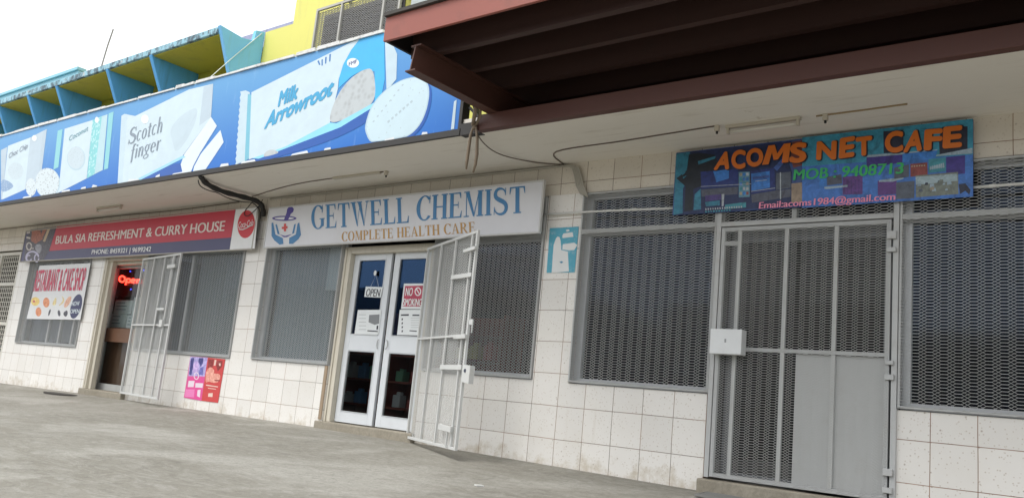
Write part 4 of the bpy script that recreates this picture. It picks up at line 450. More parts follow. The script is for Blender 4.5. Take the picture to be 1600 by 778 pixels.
PAP2_ART=[('dblack',[(-1.063,1.331),(-1.042,1.331),(-1.042,1.309),(-1.063,1.309)]),('dblack',[(-1.055,1.287),(-1.034,1.287),(-1.035,1.265),(-1.056,1.264)]),('dblack',[(-1.048,1.242),(-1.027,1.243),(-1.028,1.221),(-1.048,1.22)]),('dblack',[(-1.04,1.198),(-1.02,1.199),(-1.02,1.177),(-1.041,1.176)]),('dgrey2',[(-0.92,1.341),(-0.768,1.343),(-0.769,1.336),(-0.921,1.333)]),('dgrey2',[(-0.915,1.314),(-0.764,1.317),(-0.765,1.31),(-0.916,1.307)]),('dgrey2',[(-0.911,1.288),(-0.76,1.291),(-0.761,1.284),(-0.912,1.281)]),('dgrey2',[(-0.907,1.262),(-0.756,1.265),(-0.757,1.258),(-0.908,1.254)]),('dgrey2',[(-0.903,1.235),(-0.752,1.239),(-0.753,1.232),(-0.903,1.228)]),('dblack',[(-1.08,1.375),(-0.957,1.38),(-0.956,1.362),(-1.079,1.358)]),('dblack',[(-0.918,1.201),(-0.806,1.198),(-0.806,1.187),(-0.918,1.19)]),('dblack',[(-0.901,1.375),(-0.794,1.376),(-0.793,1.362),(-0.9,1.36)])]
NOS_ART=[('nosred',[(-1.069,1.697),(-0.77,1.7),(-0.777,1.463),(-1.068,1.465)]),('swhite',[(-0.808,1.632),(-0.808,1.616),(-0.814,1.602),(-0.824,1.591),(-0.838,1.585),(-0.855,1.583),(-0.872,1.587),(-0.887,1.596),(-0.899,1.609),(-0.907,1.624),(-0.91,1.64),(-0.907,1.656),(-0.899,1.668),(-0.886,1.677),(-0.87,1.681),(-0.853,1.68),(-0.837,1.673),(-0.823,1.662),(-0.813,1.648)]),('nosred',[(-0.822,1.632),(-0.822,1.62),(-0.826,1.609),(-0.833,1.601),(-0.844,1.596),(-0.856,1.595),(-0.868,1.598),(-0.879,1.605),(-0.888,1.615),(-0.894,1.626),(-0.896,1.638),(-0.893,1.65),(-0.888,1.66),(-0.878,1.666),(-0.867,1.669),(-0.855,1.668),(-0.843,1.663),(-0.833,1.655),(-0.826,1.644)]),('swhite',[(-0.893,1.659),(-0.882,1.666),(-0.819,1.602),(-0.828,1.595)])]
NOS_TXT=[('NO','swhite',(-1.046,1.585),(-0.935,1.585),(-1.045,1.682),'bold'),('SMOKING','swhite',(-1.065,1.472),(-0.774,1.47),(-1.067,1.558),'bold')]
OPEN_TXT=[('OPEN','dblack',(-1.701,1.581),(-1.463,1.574),(-1.691,1.675),'bold')]
NEON_TXT=[('Open','neon',(-8.113,1.867),(-7.382,1.828),(-8.13,1.967),'neon')]
# ------------------------------------------------------------------ shared materials
T_MID = tilemat('tiles right of the chemist', 0.0); T_LEFT = tilemat('tiles left of the chemist', 0.11, grout=(.20, .18, .16), speck=.55); T_RIGHT = tilemat('tiles right of the gate', 0.2, grout=(.20, .11, .07), speck=1.25)
T_TOP = tilemat('tiles of the top course', 0.125, offz=.592, grout=(.10, .075, .055), tint=(.72, .67, .59))
SOFFIT = soffitmat()
CONC = concrete('forecourt concrete', (.220, .208, .176), (.278, .266, .232), (.360, .350, .318))
STEP = concrete('doorstep concrete', (.30, .27, .215), (.36, .33, .27), (.24, .215, .17), .2)
ALU = paint('aluminium frame', (.56, .58, .60), .38, amount=.12, metal=.25)
ALU_W = paint('white door aluminium', (.66, .69, .72), .35, amount=.08)
CREAM = paint('cream painted frame', (.60, .56, .47), .5, amount=.35, streak=True)
STEEL_W = paint('silver painted steel', (.46, .47, .47), .45, (.26, .20, .14), .25, 5)
MESH = paint('silver painted mesh', (.50, .51, .505), .45, (.30, .26, .21), .2, 4, bumps=0)
GATE_W = paint('white gate paint', (.56, .57, .56), .45, (.32, .27, .2), .2, 5)
PLATE = paint('grey sheet metal', (.50, .51, .505), .55, (.40, .39, .36), .35, 2.2)
GLASS = glassm('window glass', (.80, .84, .86), .06, .026, (.34, .44, .64)); DGLASS = glassm('door glass', (.66, .70, .74), .03, .060, (.24, .46, .90)); PLAINGLASS = glassm('plain door glass', (.80, .83, .83), .04, .008)
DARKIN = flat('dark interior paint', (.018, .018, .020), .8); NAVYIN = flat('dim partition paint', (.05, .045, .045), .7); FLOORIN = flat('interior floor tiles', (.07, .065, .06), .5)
REDSTEEL = paint('red oxide steel', (.285, .085, .063), .5, (.12, .06, .05), .35, 2.5, streak=False)
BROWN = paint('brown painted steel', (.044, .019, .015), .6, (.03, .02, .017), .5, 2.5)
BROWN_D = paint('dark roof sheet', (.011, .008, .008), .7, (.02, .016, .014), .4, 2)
YELLOW = paint('yellow wall paint', (.70, .66, .165), .6, (.42, .41, .18), .5, 1.1, streak=True)
AQUA = paint('aqua wall paint', (.20, .55, .92), .6, (.22, .40, .42), .35, 1.6, streak=True)
BLUEF = paint('blue fin paint', (.115, .43, .84), .6, (.06, .17, .24), .45, 1.8, streak=True)
OLIVE = paint('olive yellow paint', (.50, .44, .045), .65, (.25, .22, .06), .5, 1.5)
GREYW = paint('grey column paint', (.40, .44, .44), .6)
BLACK = flat('black rubber', (.018, .017, .016), .6)
CABLE = flat('old white cable', (.42, .40, .35), .5); CABLE_B = flat('brown cable', (.12, .09, .07), .6)
WHITEPIPE = flat('white plastic pipe', (.68, .68, .66), .4)

# ------------------------------------------------------------------ ground
def wallz(x):
    P = [(-900, -.05), (-30, -.05), (-14, -.04), (-11, -.014), (-8, .012), (-5, .02), (-2, .024), (0, .007), (2.7, -.033), (5, -.06), (9, -.1), (900, -.1)]
    for (a, p), (b, q) in zip(P, P[1:]):
        if a <= x <= b: t = (x - a) / (b - a); return p + (q - p) * t
def ground_z(x, y):
    d = max(0, min(-y, 9.0)); return wallz(x) - .062 * d + .012 * math.sin(x * .9 + 1) * math.sin(y * .7) * min(1, d / 2)
xs = [-700, -200, -80, -40, -25] + [-18 + .5 * k for k in range(61)] + [14, 20, 40, 80, 200, 700]
ys = [-700, -200, -80, -40, -20] + [-14 + .5 * k for k in range(28)] + [-.25, 0, .15, 5, 30, 100, 700]
mb = MB(); mb.v = [(x, y, ground_z(x, y)) for y in ys for x in xs]; n = len(xs)
for j in range(len(ys) - 1):
    for i in range(n - 1): mb.f.append((j * n + i, j * n + i + 1, (j + 1) * n + i + 1, (j + 1) * n + i)); mb.m.append(0)
tag(mb.build('ground', CONC, smooth=True, base=(0, 0, 0)), kind='structure', label='worn grey concrete forecourt', cat='ground')

# ------------------------------------------------------------------ the row of shops
B = thing('shop_building', 'row of three shops with white tiled walls, mesh covered windows and a flat concrete awning', 'building', (-3, .1, 0))
W0, W1 = 0.0, .2
wall = MB()
def pier(x0, x1, z0, z1, m): wall.box(x0, x1, W0, W1, z0, z1, m)
G = -.35
pier(-18, -12.9, G, 2.58, 1); pier(-11.15, -10.66, G, 2.58, 1); pier(-10.66, -8.36, G, .715, 1); pier(-8.36, -7.88, G, 2.58, 1)
pier(-6.60, -4.08, G, .735, 1); pier(-4.08, -3.62, G, 2.58, 1); pier(-3.62, -2.10, G, .742, 1)
pier(-.60, .885, G, .757, 0); pier(.885, 1.30, G, 2.58, 0); pier(1.30, 2.70, G, .752, 0)
pier(4.175, 12, G, .742, 2); pier(7.2, 12, .742, 2.58, 2)
wall.box(-18, 12, W0 - .003, W1, 2.58, 2.95, 3)
wall.box(-12.9, -11.15, W0 + .03, W1, 2.44, 2.58, 3)
for a, b in ((-10.66, -8.36), (-7.88, -6.60), (-6.60, -4.08), (-3.62, -2.10), (-2.10, -.6), (-.6, .885)): wall.box(a, b, W0 + .06, W1, 2.24, 2.58, 3)
wall.build('wall', [T_MID, T_LEFT, T_RIGHT, T_TOP], B)
# awning: concrete slab with a plaster soffit
sl_ = MB(); sl_.box(-18, 12, -1.10, .6, 2.892, 3.05); sl_.build('awning_slab', SOFFIT, B)
# interiors: floors, ceilings and walls of the rooms behind the glass
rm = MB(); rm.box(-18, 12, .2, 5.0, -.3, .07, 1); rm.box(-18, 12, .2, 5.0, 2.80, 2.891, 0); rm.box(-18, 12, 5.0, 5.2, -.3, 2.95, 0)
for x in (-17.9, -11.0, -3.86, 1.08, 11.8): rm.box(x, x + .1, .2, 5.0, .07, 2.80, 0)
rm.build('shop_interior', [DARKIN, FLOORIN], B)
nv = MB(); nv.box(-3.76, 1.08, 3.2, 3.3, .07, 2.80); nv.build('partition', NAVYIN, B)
# doorsteps
st = MB(); st.box(-2.16, -.58, -.05, .32, G, .105); st.box(2.68, 4.19, -.05, .32, G, .075); st.box(-7.9, -6.58, -.05, .32, G, .10)
for k, (a, b, y0, z) in enumerate(((-2.16, -.58, -.06, .105), (2.68, 4.19, -.085, .072), (-7.9, -6.58, -.07, .10))):
    s = MB(); s.box(a, b, y0, .32, G, z); s.build('doorstep', STEP, B, bevel=.012)

def window(x0, x1, z0, z1, mull=(), transom=None, guard_top=None, fw=.07, label=None, pat=None):
    w = MB(); y0, y1 = .07, .12
    w.box(x0, x0 + fw, y0, y1, z0, z1); w.box(x1 - fw, x1, y0, y1, z0, z1); w.box(x0 + fw, x1 - fw, y0, y1, z0, z0 + .05); w.box(x0 + fw, x1 - fw, y0, y1, z1 - .05, z1)
    for m in mull: w.box(m - .025, m + .025, y0 - .004, y1 - .004, z0 + .05, z1 - .05)
    if transom: w.box(x0 + fw, x1 - fw, y0 - .006, y1 - .006, transom - .03, transom + .03)
    f = w.build('window', ALU, B, bevel=.003)
    if label: f['label'] = label
    g = MB(); g.box(x0 + fw * .5, x1 - fw * .5, .094, .099, z0 + .02, z1 - .02); g.build('window_pane', GLASS, f)
    # sill tile nosing
    gt = guard_top or z1
    fr = MB(); a = .018
    fr.box(x0 + .004, x0 + .004 + a, -.024, .03, z0 + .006, gt); fr.box(x1 - .004 - a, x1 - .004, -.024, .03, z0 + .006, gt)
    fr.box(x0 + .004 + a, x1 - .004 - a, -.026, .03, z0 + .006, z0 + .006 + a); fr.box(x0 + .004 + a, x1 - .004 - a, -.026, .03, gt - a, gt)
    if transom: fr.box(x0 + .004 + a, x1 - .004 - a, -.022, .012, transom - .022, transom + .022)
    fr.build('guard_frame', STEEL_W, f, bevel=.003)
    me = MB(); expanded(me, x0 + .012, x1 - .012, z0 + .016, gt - .006, Place(0, -.028), **(pat or {})); me.build('guard_mesh', MESH, f)
    return f
PF = dict(row=.0275, Ls=.012, d=.017, w=.0044, dep=.003)
window(-10.655, -8.365, .72, 2.22, (-9.64, -9.21, -8.75), pat=PF); window(-6.55, -4.085, .74, 2.24, (-5.45,), pat=PF); window(-3.615, -2.105, .747, 2.24, (), pat=PF)
window(-.59, .88, .762, 2.57, (), 2.17, pat=PF); window(1.305, 2.715, .757, 2.57, (), 2.19); window(4.18, 7.2, .747, 2.57, (5.7,), 2.17)
def curtain(x0, x1, z0, z1, y, mat):
    q = MB(); n_ = int((x1 - x0) / .02)
    for k in range(n_):
        a, b = x0 + k * .02, x0 + (k + 1) * .02; fa, fb = y + .02 * math.sin(a * 55) + .008 * math.sin(a * 23), y + .02 * math.sin(b * 55) + .008 * math.sin(b * 23)
        q.quad([(a, fa, z0), (b, fb, z0), (b, fb, z1), (a, fa, z1)]); q.quad([(a, fa + .002, z1), (b, fb + .002, z1), (b, fb + .002, z0), (a, fa + .002, z0)])
    return q.build('curtain', mat, B, smooth=False)
curtain(-3.54, -2.40, .80, 2.2, .19, flat('pale grey curtain', (.34, .39, .41), .8)); curtain(-5.5, -4.2, .80, 2.2, .26, flat('grey green curtain', (.20, .25, .245), .8)); curtain(-10.5, -8.5, .80, 2.2, .19, flat('grey blind', (.17, .18, .18), .8))
# transom light over the gate
w = MB(); w.box(2.715, 4.18, .07, .12, 2.14, 2.19); w.box(2.715, 4.18, .07, .12, 2.53, 2.57); f = w.build('window', ALU, B)
g = MB(); g.box(2.715, 4.18, .094, .099, 2.19, 2.53); g.build('window_pane', GLASS, f)
fr = MB(); fr.box(2.715, 2.755, -.03, .05, .085, 2.57); fr.box(4.14, 4.18, -.03, .05, .085, 2.57); fr.box(2.755, 4.14, -.03, .03, 2.165, 2.205); fr.box(3.36, 3.40, -.028, .03, 2.205, 2.57); fr.build('guard_frame', STEEL_W, f, bevel=.003)
me = MB(); expanded(me, 2.74, 4.16, 2.19, 2.56, Place(0, -.034)); me.build('guard_mesh', MESH, f)
# glazed door behind the steel gate
d = MB(); d.box(2.80, 2.88, .10, .15, .075, 2.14); d.box(4.05, 4.14, .10, .15, .075, 2.14); d.box(2.88, 4.05, .10, .15, 2.05, 2.14); d.box(2.88, 4.05, .10, .15, .075, .14)
dn = d.build('door', paint('dark door frame', (.13, .14, .15), .5), B, bevel=.003); dn['label'] = 'dark glazed door behind the steel security gate'
g = MB(); g.box(2.87, 4.06, .122, .127, .13, 2.06); g.build('door_pane', PLAINGLASS, dn)

# chemist: white frame and two glazed leaves
d = MB(); d.box(-2.10, -1.985, .02, .20, .105, 2.165); d.box(-.66, -.60, .02, .2, .105, 2.165); d.box(-1.985, -.66, .02, .20, 2.085, 2.165)
d.box(-2.075, -2.05, .005, .02, .105, 2.14); d.build('door_frame', CREAM, B, bevel=.004)
sk = MB(); sk.box(-2.155, -2.105, -.012, .0, .12, .74); sk.build('side_batten', paint('weathered edge board', (.33, .25, .17), .7, (.15, .11, .08), .6, 4, streak=True), B)
def leaf(x0, x1, y, handle_left):
    d = MB(); s = .085; y1 = y + .04
    d.box(x0, x0 + s, y, y1, .115, 2.085); d.box(x1 - s, x1, y, y1, .115, 2.085)
    d.box(x0 + s, x1 - s, y, y1, .115, .235); d.box(x0 + s, x1 - s, y, y1, .945, 1.125); d.box(x0 + s, x1 - s, y, y1, 2.02, 2.085)
    o = d.build('door', ALU_W, B, bevel=.004)
    g = MB(); g.box(x0 + s - .01, x1 - s + .01, y + .018, y + .023, .225, .955); g.build('door_pane', PLAINGLASS, o)
    g = MB(); g.box(x0 + s - .01, x1 - s + .01, y + .018, y + .023, 1.115, 2.03); g.build('door_pane', DGLASS, o)
    bd = MB()
    for a, b in ((.235, .945), (1.125, 2.02)):
        bd.box(x0 + s, x0 + s + .012, y - .003, y + .017, a, b); bd.box(x1 - s - .012, x1 - s, y - .003, y + .017, a, b)
        bd.box(x0 + s + .012, x1 - s - .012, y - .003, y + .017, a, a + .012); bd.box(x0 + s + .012, x1 - s - .012, y - .003, y + .017, b - .012, b)
    bd.build('glazing_bead', ALU, o)
    hx = x0 + .04 if handle_left else x1 - .04; h = MB()
    h.tube([(hx + .022 * math.sin(a), y - .012 - .004 * abs(math.cos(a)), 1.03 + .05 * math.cos(a)) for a in [k * math.pi / 8 for k in range(-8 if not handle_left else 0, 1 if not handle_left else 9)]], .006); h.build('handle', STEEL_W, o, smooth=True)
    return o
leaf(-1.98, -1.345, .085, False); leaf(-1.295, -.665, .085, True)

# curry house: deep cream frame, inner aluminium screen
d = MB(); d.box(-7.90, -7.80, -.012, .10, .10, 2.20); d.box(-7.80, -7.72, .03, .105, .10, 2.135); d.box(-7.80, -6.6, .0, .10, 2.135, 2.20); d.box(-7.72, -6.6, .10, .20, 2.09, 2.135); d.box(-6.66, -6.6, .02, .3, .10, 2.09)
d.box(-7.86, -7.84, -.022, -.012, .1, 2.18); d.build('door_frame', CREAM, B, bevel=.005)
d = MB(); y = .21
d.box(-8.02, -7.90, y, y + .05, .10, 2.12, 0); d.box(-7.90, -6.70, y, y + .05, .10, .20, 0); d.box(-7.90, -6.70, y, y + .05, .86, 1.08, 1); d.box(-7.90, -6.70, y, y + .05, 2.05, 2.12, 0); d.box(-6.78, -6.70, y, y + .05, .20, .86, 0)
BROWNP = paint('brown panel', (.17, .085, .05), .5, amount=.3)
dn = d.build('door', [paint('dull aluminium', (.40, .41, .40), .45, amount=.3), BROWNP], B, bevel=.004)
g = MB(); g.box(-7.91, -6.77, y + .02, y + .025, .19, .87); g.box(-7.91, -6.77, y + .02, y + .025, 1.07, 2.06); g.build('door_pane', PLAINGLASS, dn)
cn = MB(); cn.box(-8.6, -6.9, .32, .8, .07, 1.06); cn.box(-8.62, -6.88, .30, .82, 1.06, 1.10); cn.build('counter', BROWNP, B)
# shelves behind the chemist's door
sh = MB()
for z in (.30, .62, .95, 1.25): sh.box(-3.0, -.3, .95, 1.3, z, z + .025)
for x in (-3.02, -2.1, -1.2, -.3): sh.box(x, x + .025, .95, 1.3, .07, 1.5)
sh.box(-3.02, -.27, 1.302, 1.32, .07, 1.5)
SHELF = tag(sh.build('display_shelf', flat('dark red timber', (.26, .075, .055), .5)), 'dark red display shelf standing inside behind the chemist door', 'shelf')
goods = [flat('goods ' + str(k), c, .5) for k, c in enumerate([(.6, .6, .6), (.5, .12, .1), (.15, .3, .5), (.55, .45, .15), (.2, .4, .25)])]
gx = 0
for z in (.326, .646, .976):
    for k in range(11):
        x = -2.92 + k * .235 + random.uniform(-.02, .02)
        if abs(x + 2.09) < .09 or abs(x + 1.19) < .09: continue
        h = random.uniform(.12, .25); b = MB(); b.box(x, x + .13, .99, 1.11, z, z + h * .8); b.box(x + .03, x + .10, 1.02, 1.08, z + h * .8, z + h)
        tag(b.build('medicine_bottle', random.choice(goods), bevel=.01), 'small coloured packet or bottle standing on the dark shelf inside the chemist', 'packet', 'packets on the shelf inside the chemist')

# ------------------------------------------------------------------ upper floors
Y = thing('yellow_building', 'yellow painted upper storey with a mesh covered window above the biscuit billboard', 'building', (1, .3, 3.05))
y_ = MB(); y_.box(-3.80, 12, 0, .3, 3.051, 8.0); y_.box(-4.425, -3.80, .0, .3, 3.051, 5.40); y_.box(-4.425, -3.80, .3, 4, 3.051, 5.36); y_.box(-3.8, 12, .3, 8, 7.8, 8.0); y_.box(-3.8, -3.5, .3, 8, 3.051, 7.8); y_.build('wall', YELLOW, Y)
c = MB(); c.box(-1.34, -1.06, -.12, 0, 3.051, 8.0); c.build('column', GREYW, Y, bevel=.01)
w = MB(); w.box(-3.10, -1.56, -.012, .0, 4.15, 5.36); wo = w.build('window', flat('shaded louvres', (.10, .095, .10), .4), Y)
lv = MB()
for k in range(15): lv.box(-3.06, -1.60, -.035, -.014, 4.2 + k * .077, 4.2 + k * .077 + .05)
lv.build('louvre', flat('glass louvre', (.16, .16, .17), .25), wo)
gm = MB(); expanded(gm, -3.12, -1.545, 4.12, 5.37, Place(0, -.10), row=.030, Ls=.012, d=.016, w=.008, dep=.008); gm.build('guard_mesh', paint('dull mesh', (.27, .265, .26), .5, amount=.3), wo)
fr = MB()
for x in (-3.13, -2.63, -1.83, -1.545): fr.box(x, x + .03, -.135, -.105, 4.12, 5.38)
fr.box(-3.13, -1.515, -.134, -.104, 5.38, 5.41)
for x, z in ((-3.17, 4.75), (-1.5, 5.25), (-2.62, 5.43)): fr.box(x, x + .04, -.12, 0, z, z + .03)
fr.build('guard_frame', paint('dull grille steel', (.42, .41, .38), .5, amount=.35), wo)

Bl = thing('blue_building', 'blue building with a row of slanted concrete sunshade fins under a dirty edged slab', 'building', (-11, .3, 3.05))
b = MB(); b.box(-22, -4.43, .1, .3, 3.051, 5.10); b.box(-22, -4.43, .3, 6, 3.051, 5.08); b.build('wall', OLIVE, Bl)
SLABM = None
def dirty_edge():
    m, t, bb = newmat('dirty slab edge'); v = objvec(t); vs = objvec(t, (9, 9, 5))
    c = mixc(t, noise(t, 3, 4, .6, v), (.24, .46, .56), (.34, .56, .66))
    c = mixc(t, math_(t, 'MULTIPLY', ramp(t, noise(t, 1.0, 8, .75, vs), .46, .56), .85), c, (.05, .06, .075))
    c = mixc(t, math_(t, 'MULTIPLY', ramp(t, noise(t, 9, 4, .6, v), .62, .68), .8), c, (.5, .5, .48))
    t.links.new(c, bb.inputs['Base Color']); bb.inputs['Roughness'].default_value = .8; return m
DE = dirty_edge()
s = MB(); s.box(-22, -4.505, -.70, .3, 5.115, 5.21); s.build('sunshade_slab', DE, Bl, bevel=.01)
s = MB(); s.box(-22, -4.44, -.66, .1, 5.10, 5.114); s.build('slab_soffit', OLIVE, Bl)
for x in (-6.25, -7.57, -9.33, -10.46, -11.75, -13.1, -14.6, -16.2):
    f_ = MB(); f_.prism([(-.70, 5.114), (-.62, 5.114), (.1, 5.099), (.1, 3.06), (-.02, 3.06), (-.42, 4.55)], 'x', x - .04, x + .04); f_.build('fin', BLUEF, Bl, bevel=.006)
e_ = MB(); e_.prism([(-.71, 5.215), (-.34, 5.175), (-.165, 5.21), (-.15, 5.37), (-.003, 5.40), (-.003, 3.06), (-.05, 3.06), (-.46, 4.60)], 'x', -4.50, -4.43); e_.build('end_wall', AQUA, Bl, bevel=.006)
BRM = flat('weathered breeze block', (.20, .19, .15), .9)
for (x0, x1) in ((-6.2, -4.5), (-9.3, -7.62)):
    br = MB(); x = x0
    while x < x1 - .13:
        for zz in (4.25, 4.42):
            br.prism([(x + .02 + .055 * (1 + math.cos(a)), zz + .075 * (1 + .9 * math.sin(a))) for a in [q * math.pi / 5 for q in range(10)]], 'y', .03 + .02 * random.random(), .098)
        x += .15
    br.build('breeze_blocks', BRM, Bl)
# parapet, gutter roof and aerial further back
tag(MB().box(-7.6, -6.0, 1.6, 1.75, 5.08, 6.62).build('parapet_wall', paint('lavender render', (.30, .32, .50), .7, (.06, .06, .09), .8, 3, streak=True)), 'small stained lavender parapet wall behind the aqua end wall', 'wall')
rt = thing('gutter_roof', 'light blue roof gutter with rusty end rising behind the sunshades', 'roof', (-17, 1.0, 5.2))
q = MB(); q.box(-26, -11.45, .5, .62, 5.85, 6.22); q.box(-26, -11.43, .46, .64, 6.22, 6.28); q.box(-26, -11.45, .48, .5, 5.80, 5.88); q.build('gutter', paint('light blue metal', (.24, .52, .62), .5, (.2, .3, .35), .35, 1.5), rt)
q = MB(); q.prism([(.64, 6.16), (.64, 5.2), (5.0, 5.2), (5.0, 6.9)], 'x', -26, -11.5); q.build('roof_sheet', paint('rusty red roof', (.30, .09, .05), .7), rt)
q = MB(); q.box(-11.42, -10.95, .52, .62, 5.85, 6.14); q.build('rusty_end_plate', paint('rust', (.34, .11, .06), .8, amount=.5), rt)
tag(MB().tube([(-9.33, -.02, 5.2), (-9.30, -.02, 5.75), (-9.22, -.02, 6.10), (-9.12, -.02, 6.40)], .014, 6).build('aerial_rod', flat('weathered rod', (.28, .26, .25), .6)), 'thin bent rod sticking up above the blue sunshades', 'rod')
tag(MB().tube([(-4.42, -.06, 5.36), (-4.40, -.45, 4.85), (-4.38, -.85, 4.30)], .006, 5).build('white_cable', flat('white cable', (.62, .70, .70), .5)), 'white cable sagging down the aqua end wall', 'cable')

# ------------------------------------------------------------------ billboard
BB = thing('billboard', 'long blue and white biscuit advertising billboard standing on the awning edge', 'billboard', (-5.7, -1.1, 2.89))
p = MB(); p.box(-13, .60, -1.118, -1.06, 2.955, 4.15); p.build('panel', printed_sky_blue(), BB)
artwork('artwork', BILL_ART, -1.1195, BB)
lettering('lettering', BILL_TXT, -1.1236, BB)
fr = MB(); fr.box(-13, .635, -1.135, -1.06, 2.893, 2.953, 0); fr.box(.603, .64, -1.13, -1.03, 2.956, 4.15, 0); fr.box(.64, .878, -1.13, -1.05, 2.888, 3.00, 0); fr.bar((.66, -1.06, 3.40), (.92, -1.04, 3.06), .03, .03); fr.bar((.66, -1.06, 3.18), (.84, -1.05, 3.02), .025, .025); fr.build('frame', flat('black frame', (.03, .028, .027), .6), BB)
tr = MB(); x = -13
while x < .6:
    L_ = random.uniform(.15, .6); h = random.uniform(.022, .045); x1 = min(.6, x + L_)
    tr.prism([(x, 4.152), (x1, 4.152), (x1 - .01, 4.152 + h), (x + .01, 4.152 + h * random.uniform(.7, 1.1))], 'y', -1.13 - random.uniform(0, .012), -1.07); x = x1 + random.choice((0, 0, .03))
tr.build('top_trim', paint('peeling white trim', (.66, .67, .66), .6, (.12, .11, .1), .7, 6), BB)
TORN = flat('torn vinyl', (.68, .71, .73), .6); x = -12.5
while x < .4:
    L_ = random.uniform(.08, .35)
    tb = MB(); tb.quad([(x, -1.1225, 2.945 + random.uniform(0, .01)), (x + L_, -1.1225, 2.945 + random.uniform(0, .012)), (x + L_ * .9, -1.1225, 2.972 + random.uniform(0, .03)), (x + L_ * .15, -1.1225, 2.97 + random.uniform(0, .03))]); tb.build('torn_edge', TORN, BB); x += L_ + random.uniform(.15, 1.0)
sb = MB()
for x in (-12, -9.5, -7, -4.5, -2, .3): sb.bar((x, -1.06, 4.0), (x, -.3, 3.05), .04, .04); sb.box(x - .02, x + .02, -1.06, -1.02, 3.05, 4.1)
sb.build('brace', flat('black brace', (.035, .03, .03), .6), BB)

# ------------------------------------------------------------------ steel canopy on the right
CX = thing('steel_canopy', 'red and dark brown steel canopy roof jutting out over the internet cafe', 'canopy', (6, -1.2, 2.9))
q = MB(); q.box(.88, 12, -1.185, -1.102, 2.889, 3.035); q.build('edge_beam', paint('dull red beam', (.098, .038, .029), .55, (.09, .045, .04), .5, 3, streak=True), CX, bevel=.004)
q = MB(); q.box(.735, 12, -2.272, -2.245, 3.325, 3.535); q.build('fascia', REDSTEEL, CX, bevel=.004)
q = MB(); x = .735
while x < 12: q.box(x, x + .5, -2.30, -2.24, 3.537 + random.uniform(-.001, .004), 3.56 + random.uniform(0, .008)); x += .5
q.build('roof_edge', flat('mouldy roof edge', (.055, .05, .045), .8), CX)
for rxx in (1.055, 5.6, 9.8):
    q = MB(); q.box(rxx - .055, rxx + .055, -2.235, -.05, 3.030, 3.042); q.box(rxx - .055, rxx + .055, -2.20, -.05, 3.255, 3.267); q.prism([(-2.205, 3.255), (-2.235, 3.042), (-.05, 3.042), (-.05, 3.255)], 'x', rxx - .006, rxx + .006); q.build('rafter', paint('brown rafter', (.082, .034, .024), .55, (.04, .025, .02), .5, 2.5), CX)
for y0 in (-2.0, -1.59, -1.16, -.72, -.3):
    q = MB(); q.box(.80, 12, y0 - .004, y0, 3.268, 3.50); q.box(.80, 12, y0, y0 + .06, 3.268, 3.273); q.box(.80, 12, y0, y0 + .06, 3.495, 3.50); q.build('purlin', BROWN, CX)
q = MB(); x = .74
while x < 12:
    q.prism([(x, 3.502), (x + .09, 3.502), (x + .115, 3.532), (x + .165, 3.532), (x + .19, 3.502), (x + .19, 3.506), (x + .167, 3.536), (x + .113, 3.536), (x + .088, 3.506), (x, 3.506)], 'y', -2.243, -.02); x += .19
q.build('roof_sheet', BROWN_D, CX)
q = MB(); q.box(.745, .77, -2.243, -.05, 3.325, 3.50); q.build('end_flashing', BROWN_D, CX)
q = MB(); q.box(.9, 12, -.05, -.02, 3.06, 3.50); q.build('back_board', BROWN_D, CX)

# ------------------------------------------------------------------ shop signs
def sign_box(name, label, x0, x1, z0, z1, yf, yb, face, side, skew=0):
    o = thing(name, label, 'sign', ((x0 + x1) / 2, yb, z0))
    p = MB(); p.box(x0, x1, yf, yf + .02, z0, z1); p.build('panel', face, o, bevel=.002)
    bk = MB(); bk.box(x0 + .12, x1 - .12, yf + .022, yb, z0 + .05, z1 - .05); bk.build('backing_box', flat('dark sign back', (.12, .12, .12), .6), o)
    yb = yf + .028; fr = MB(); t = .018
    fr.box(x0 - t, x0, yf - .006, yb, z0 - t, z1 + t); fr.box(x1, x1 + t, yf - .006, yb, z0 - t, z1 + t); fr.box(x0, x1, yf - .006, yb, z0 - t, z0); fr.box(x0, x1, yf - .006, yb, z1, z1 + t)
    fr.build('frame', side, o, bevel=.002); return o
FRAME_S = paint('sign frame', (.55, .55, .54), .4, amount=.25)
o = sign_box('shop_sign', 'white sign reading GETWELL CHEMIST in blue serif letters', -3.50, .90, 2.185, 2.69, -.142, -.035, paint('white sign face', (.66, .665, .70), .35, (.50, .48, .45), .25, 1.2), FRAME_S)
artwork('emblem', CHEM_ART, -.1445, o); lettering('lettering', CHEM_TXT, -.1450, o)
o = sign_box('shop_sign', 'long red and navy sign of the refreshment and curry house', -10.87, -3.83, 2.19, 2.745, -.10, -.035, paint('navy sign face', (.045, .045, .13), .4, (.09, .09, .14), .3, 1.2), paint('worn sign edge', (.40, .38, .34), .5, amount=.5))
artwork('artwork', BULA_ART, -.1022, o); lettering('lettering', BULA_TXT, -.1055, o)
q = MB(); q.tube([(-4.165, -.106, 2.462), (-4.08, -.111, 2.452), (-4.0, -.111, 2.468), (-3.93, -.111, 2.490), (-3.885, -.111, 2.50)], .008, 5); q.build('swash', cm('bwhite'), o)
n_o = thing('shop_sign', 'bright blue printed sign reading ACOMS NET CAFE in orange letters', 'sign', (3.5, -.04, 2.285))
p = MB(); p.box(2.30, 4.68, -.062, -.040, 2.285, 2.86); p.build('panel', paint('blue printed face', (.03, .07, .22), .4, amount=.1), n_o, bevel=.002)
artwork('artwork', NET_ART, -.0625, n_o)
lettering('lettering', [(a, 'ndark', (b[0] + .008, b[1] - .008), (c[0] + .012, c[1] - .008), (d[0] + .008, d[1] + .004), e) for a, b_, b, c, d, e in NET_TXT[:12]], -.0705, n_o)
lettering('lettering', NET_TXT, -.0725, n_o)

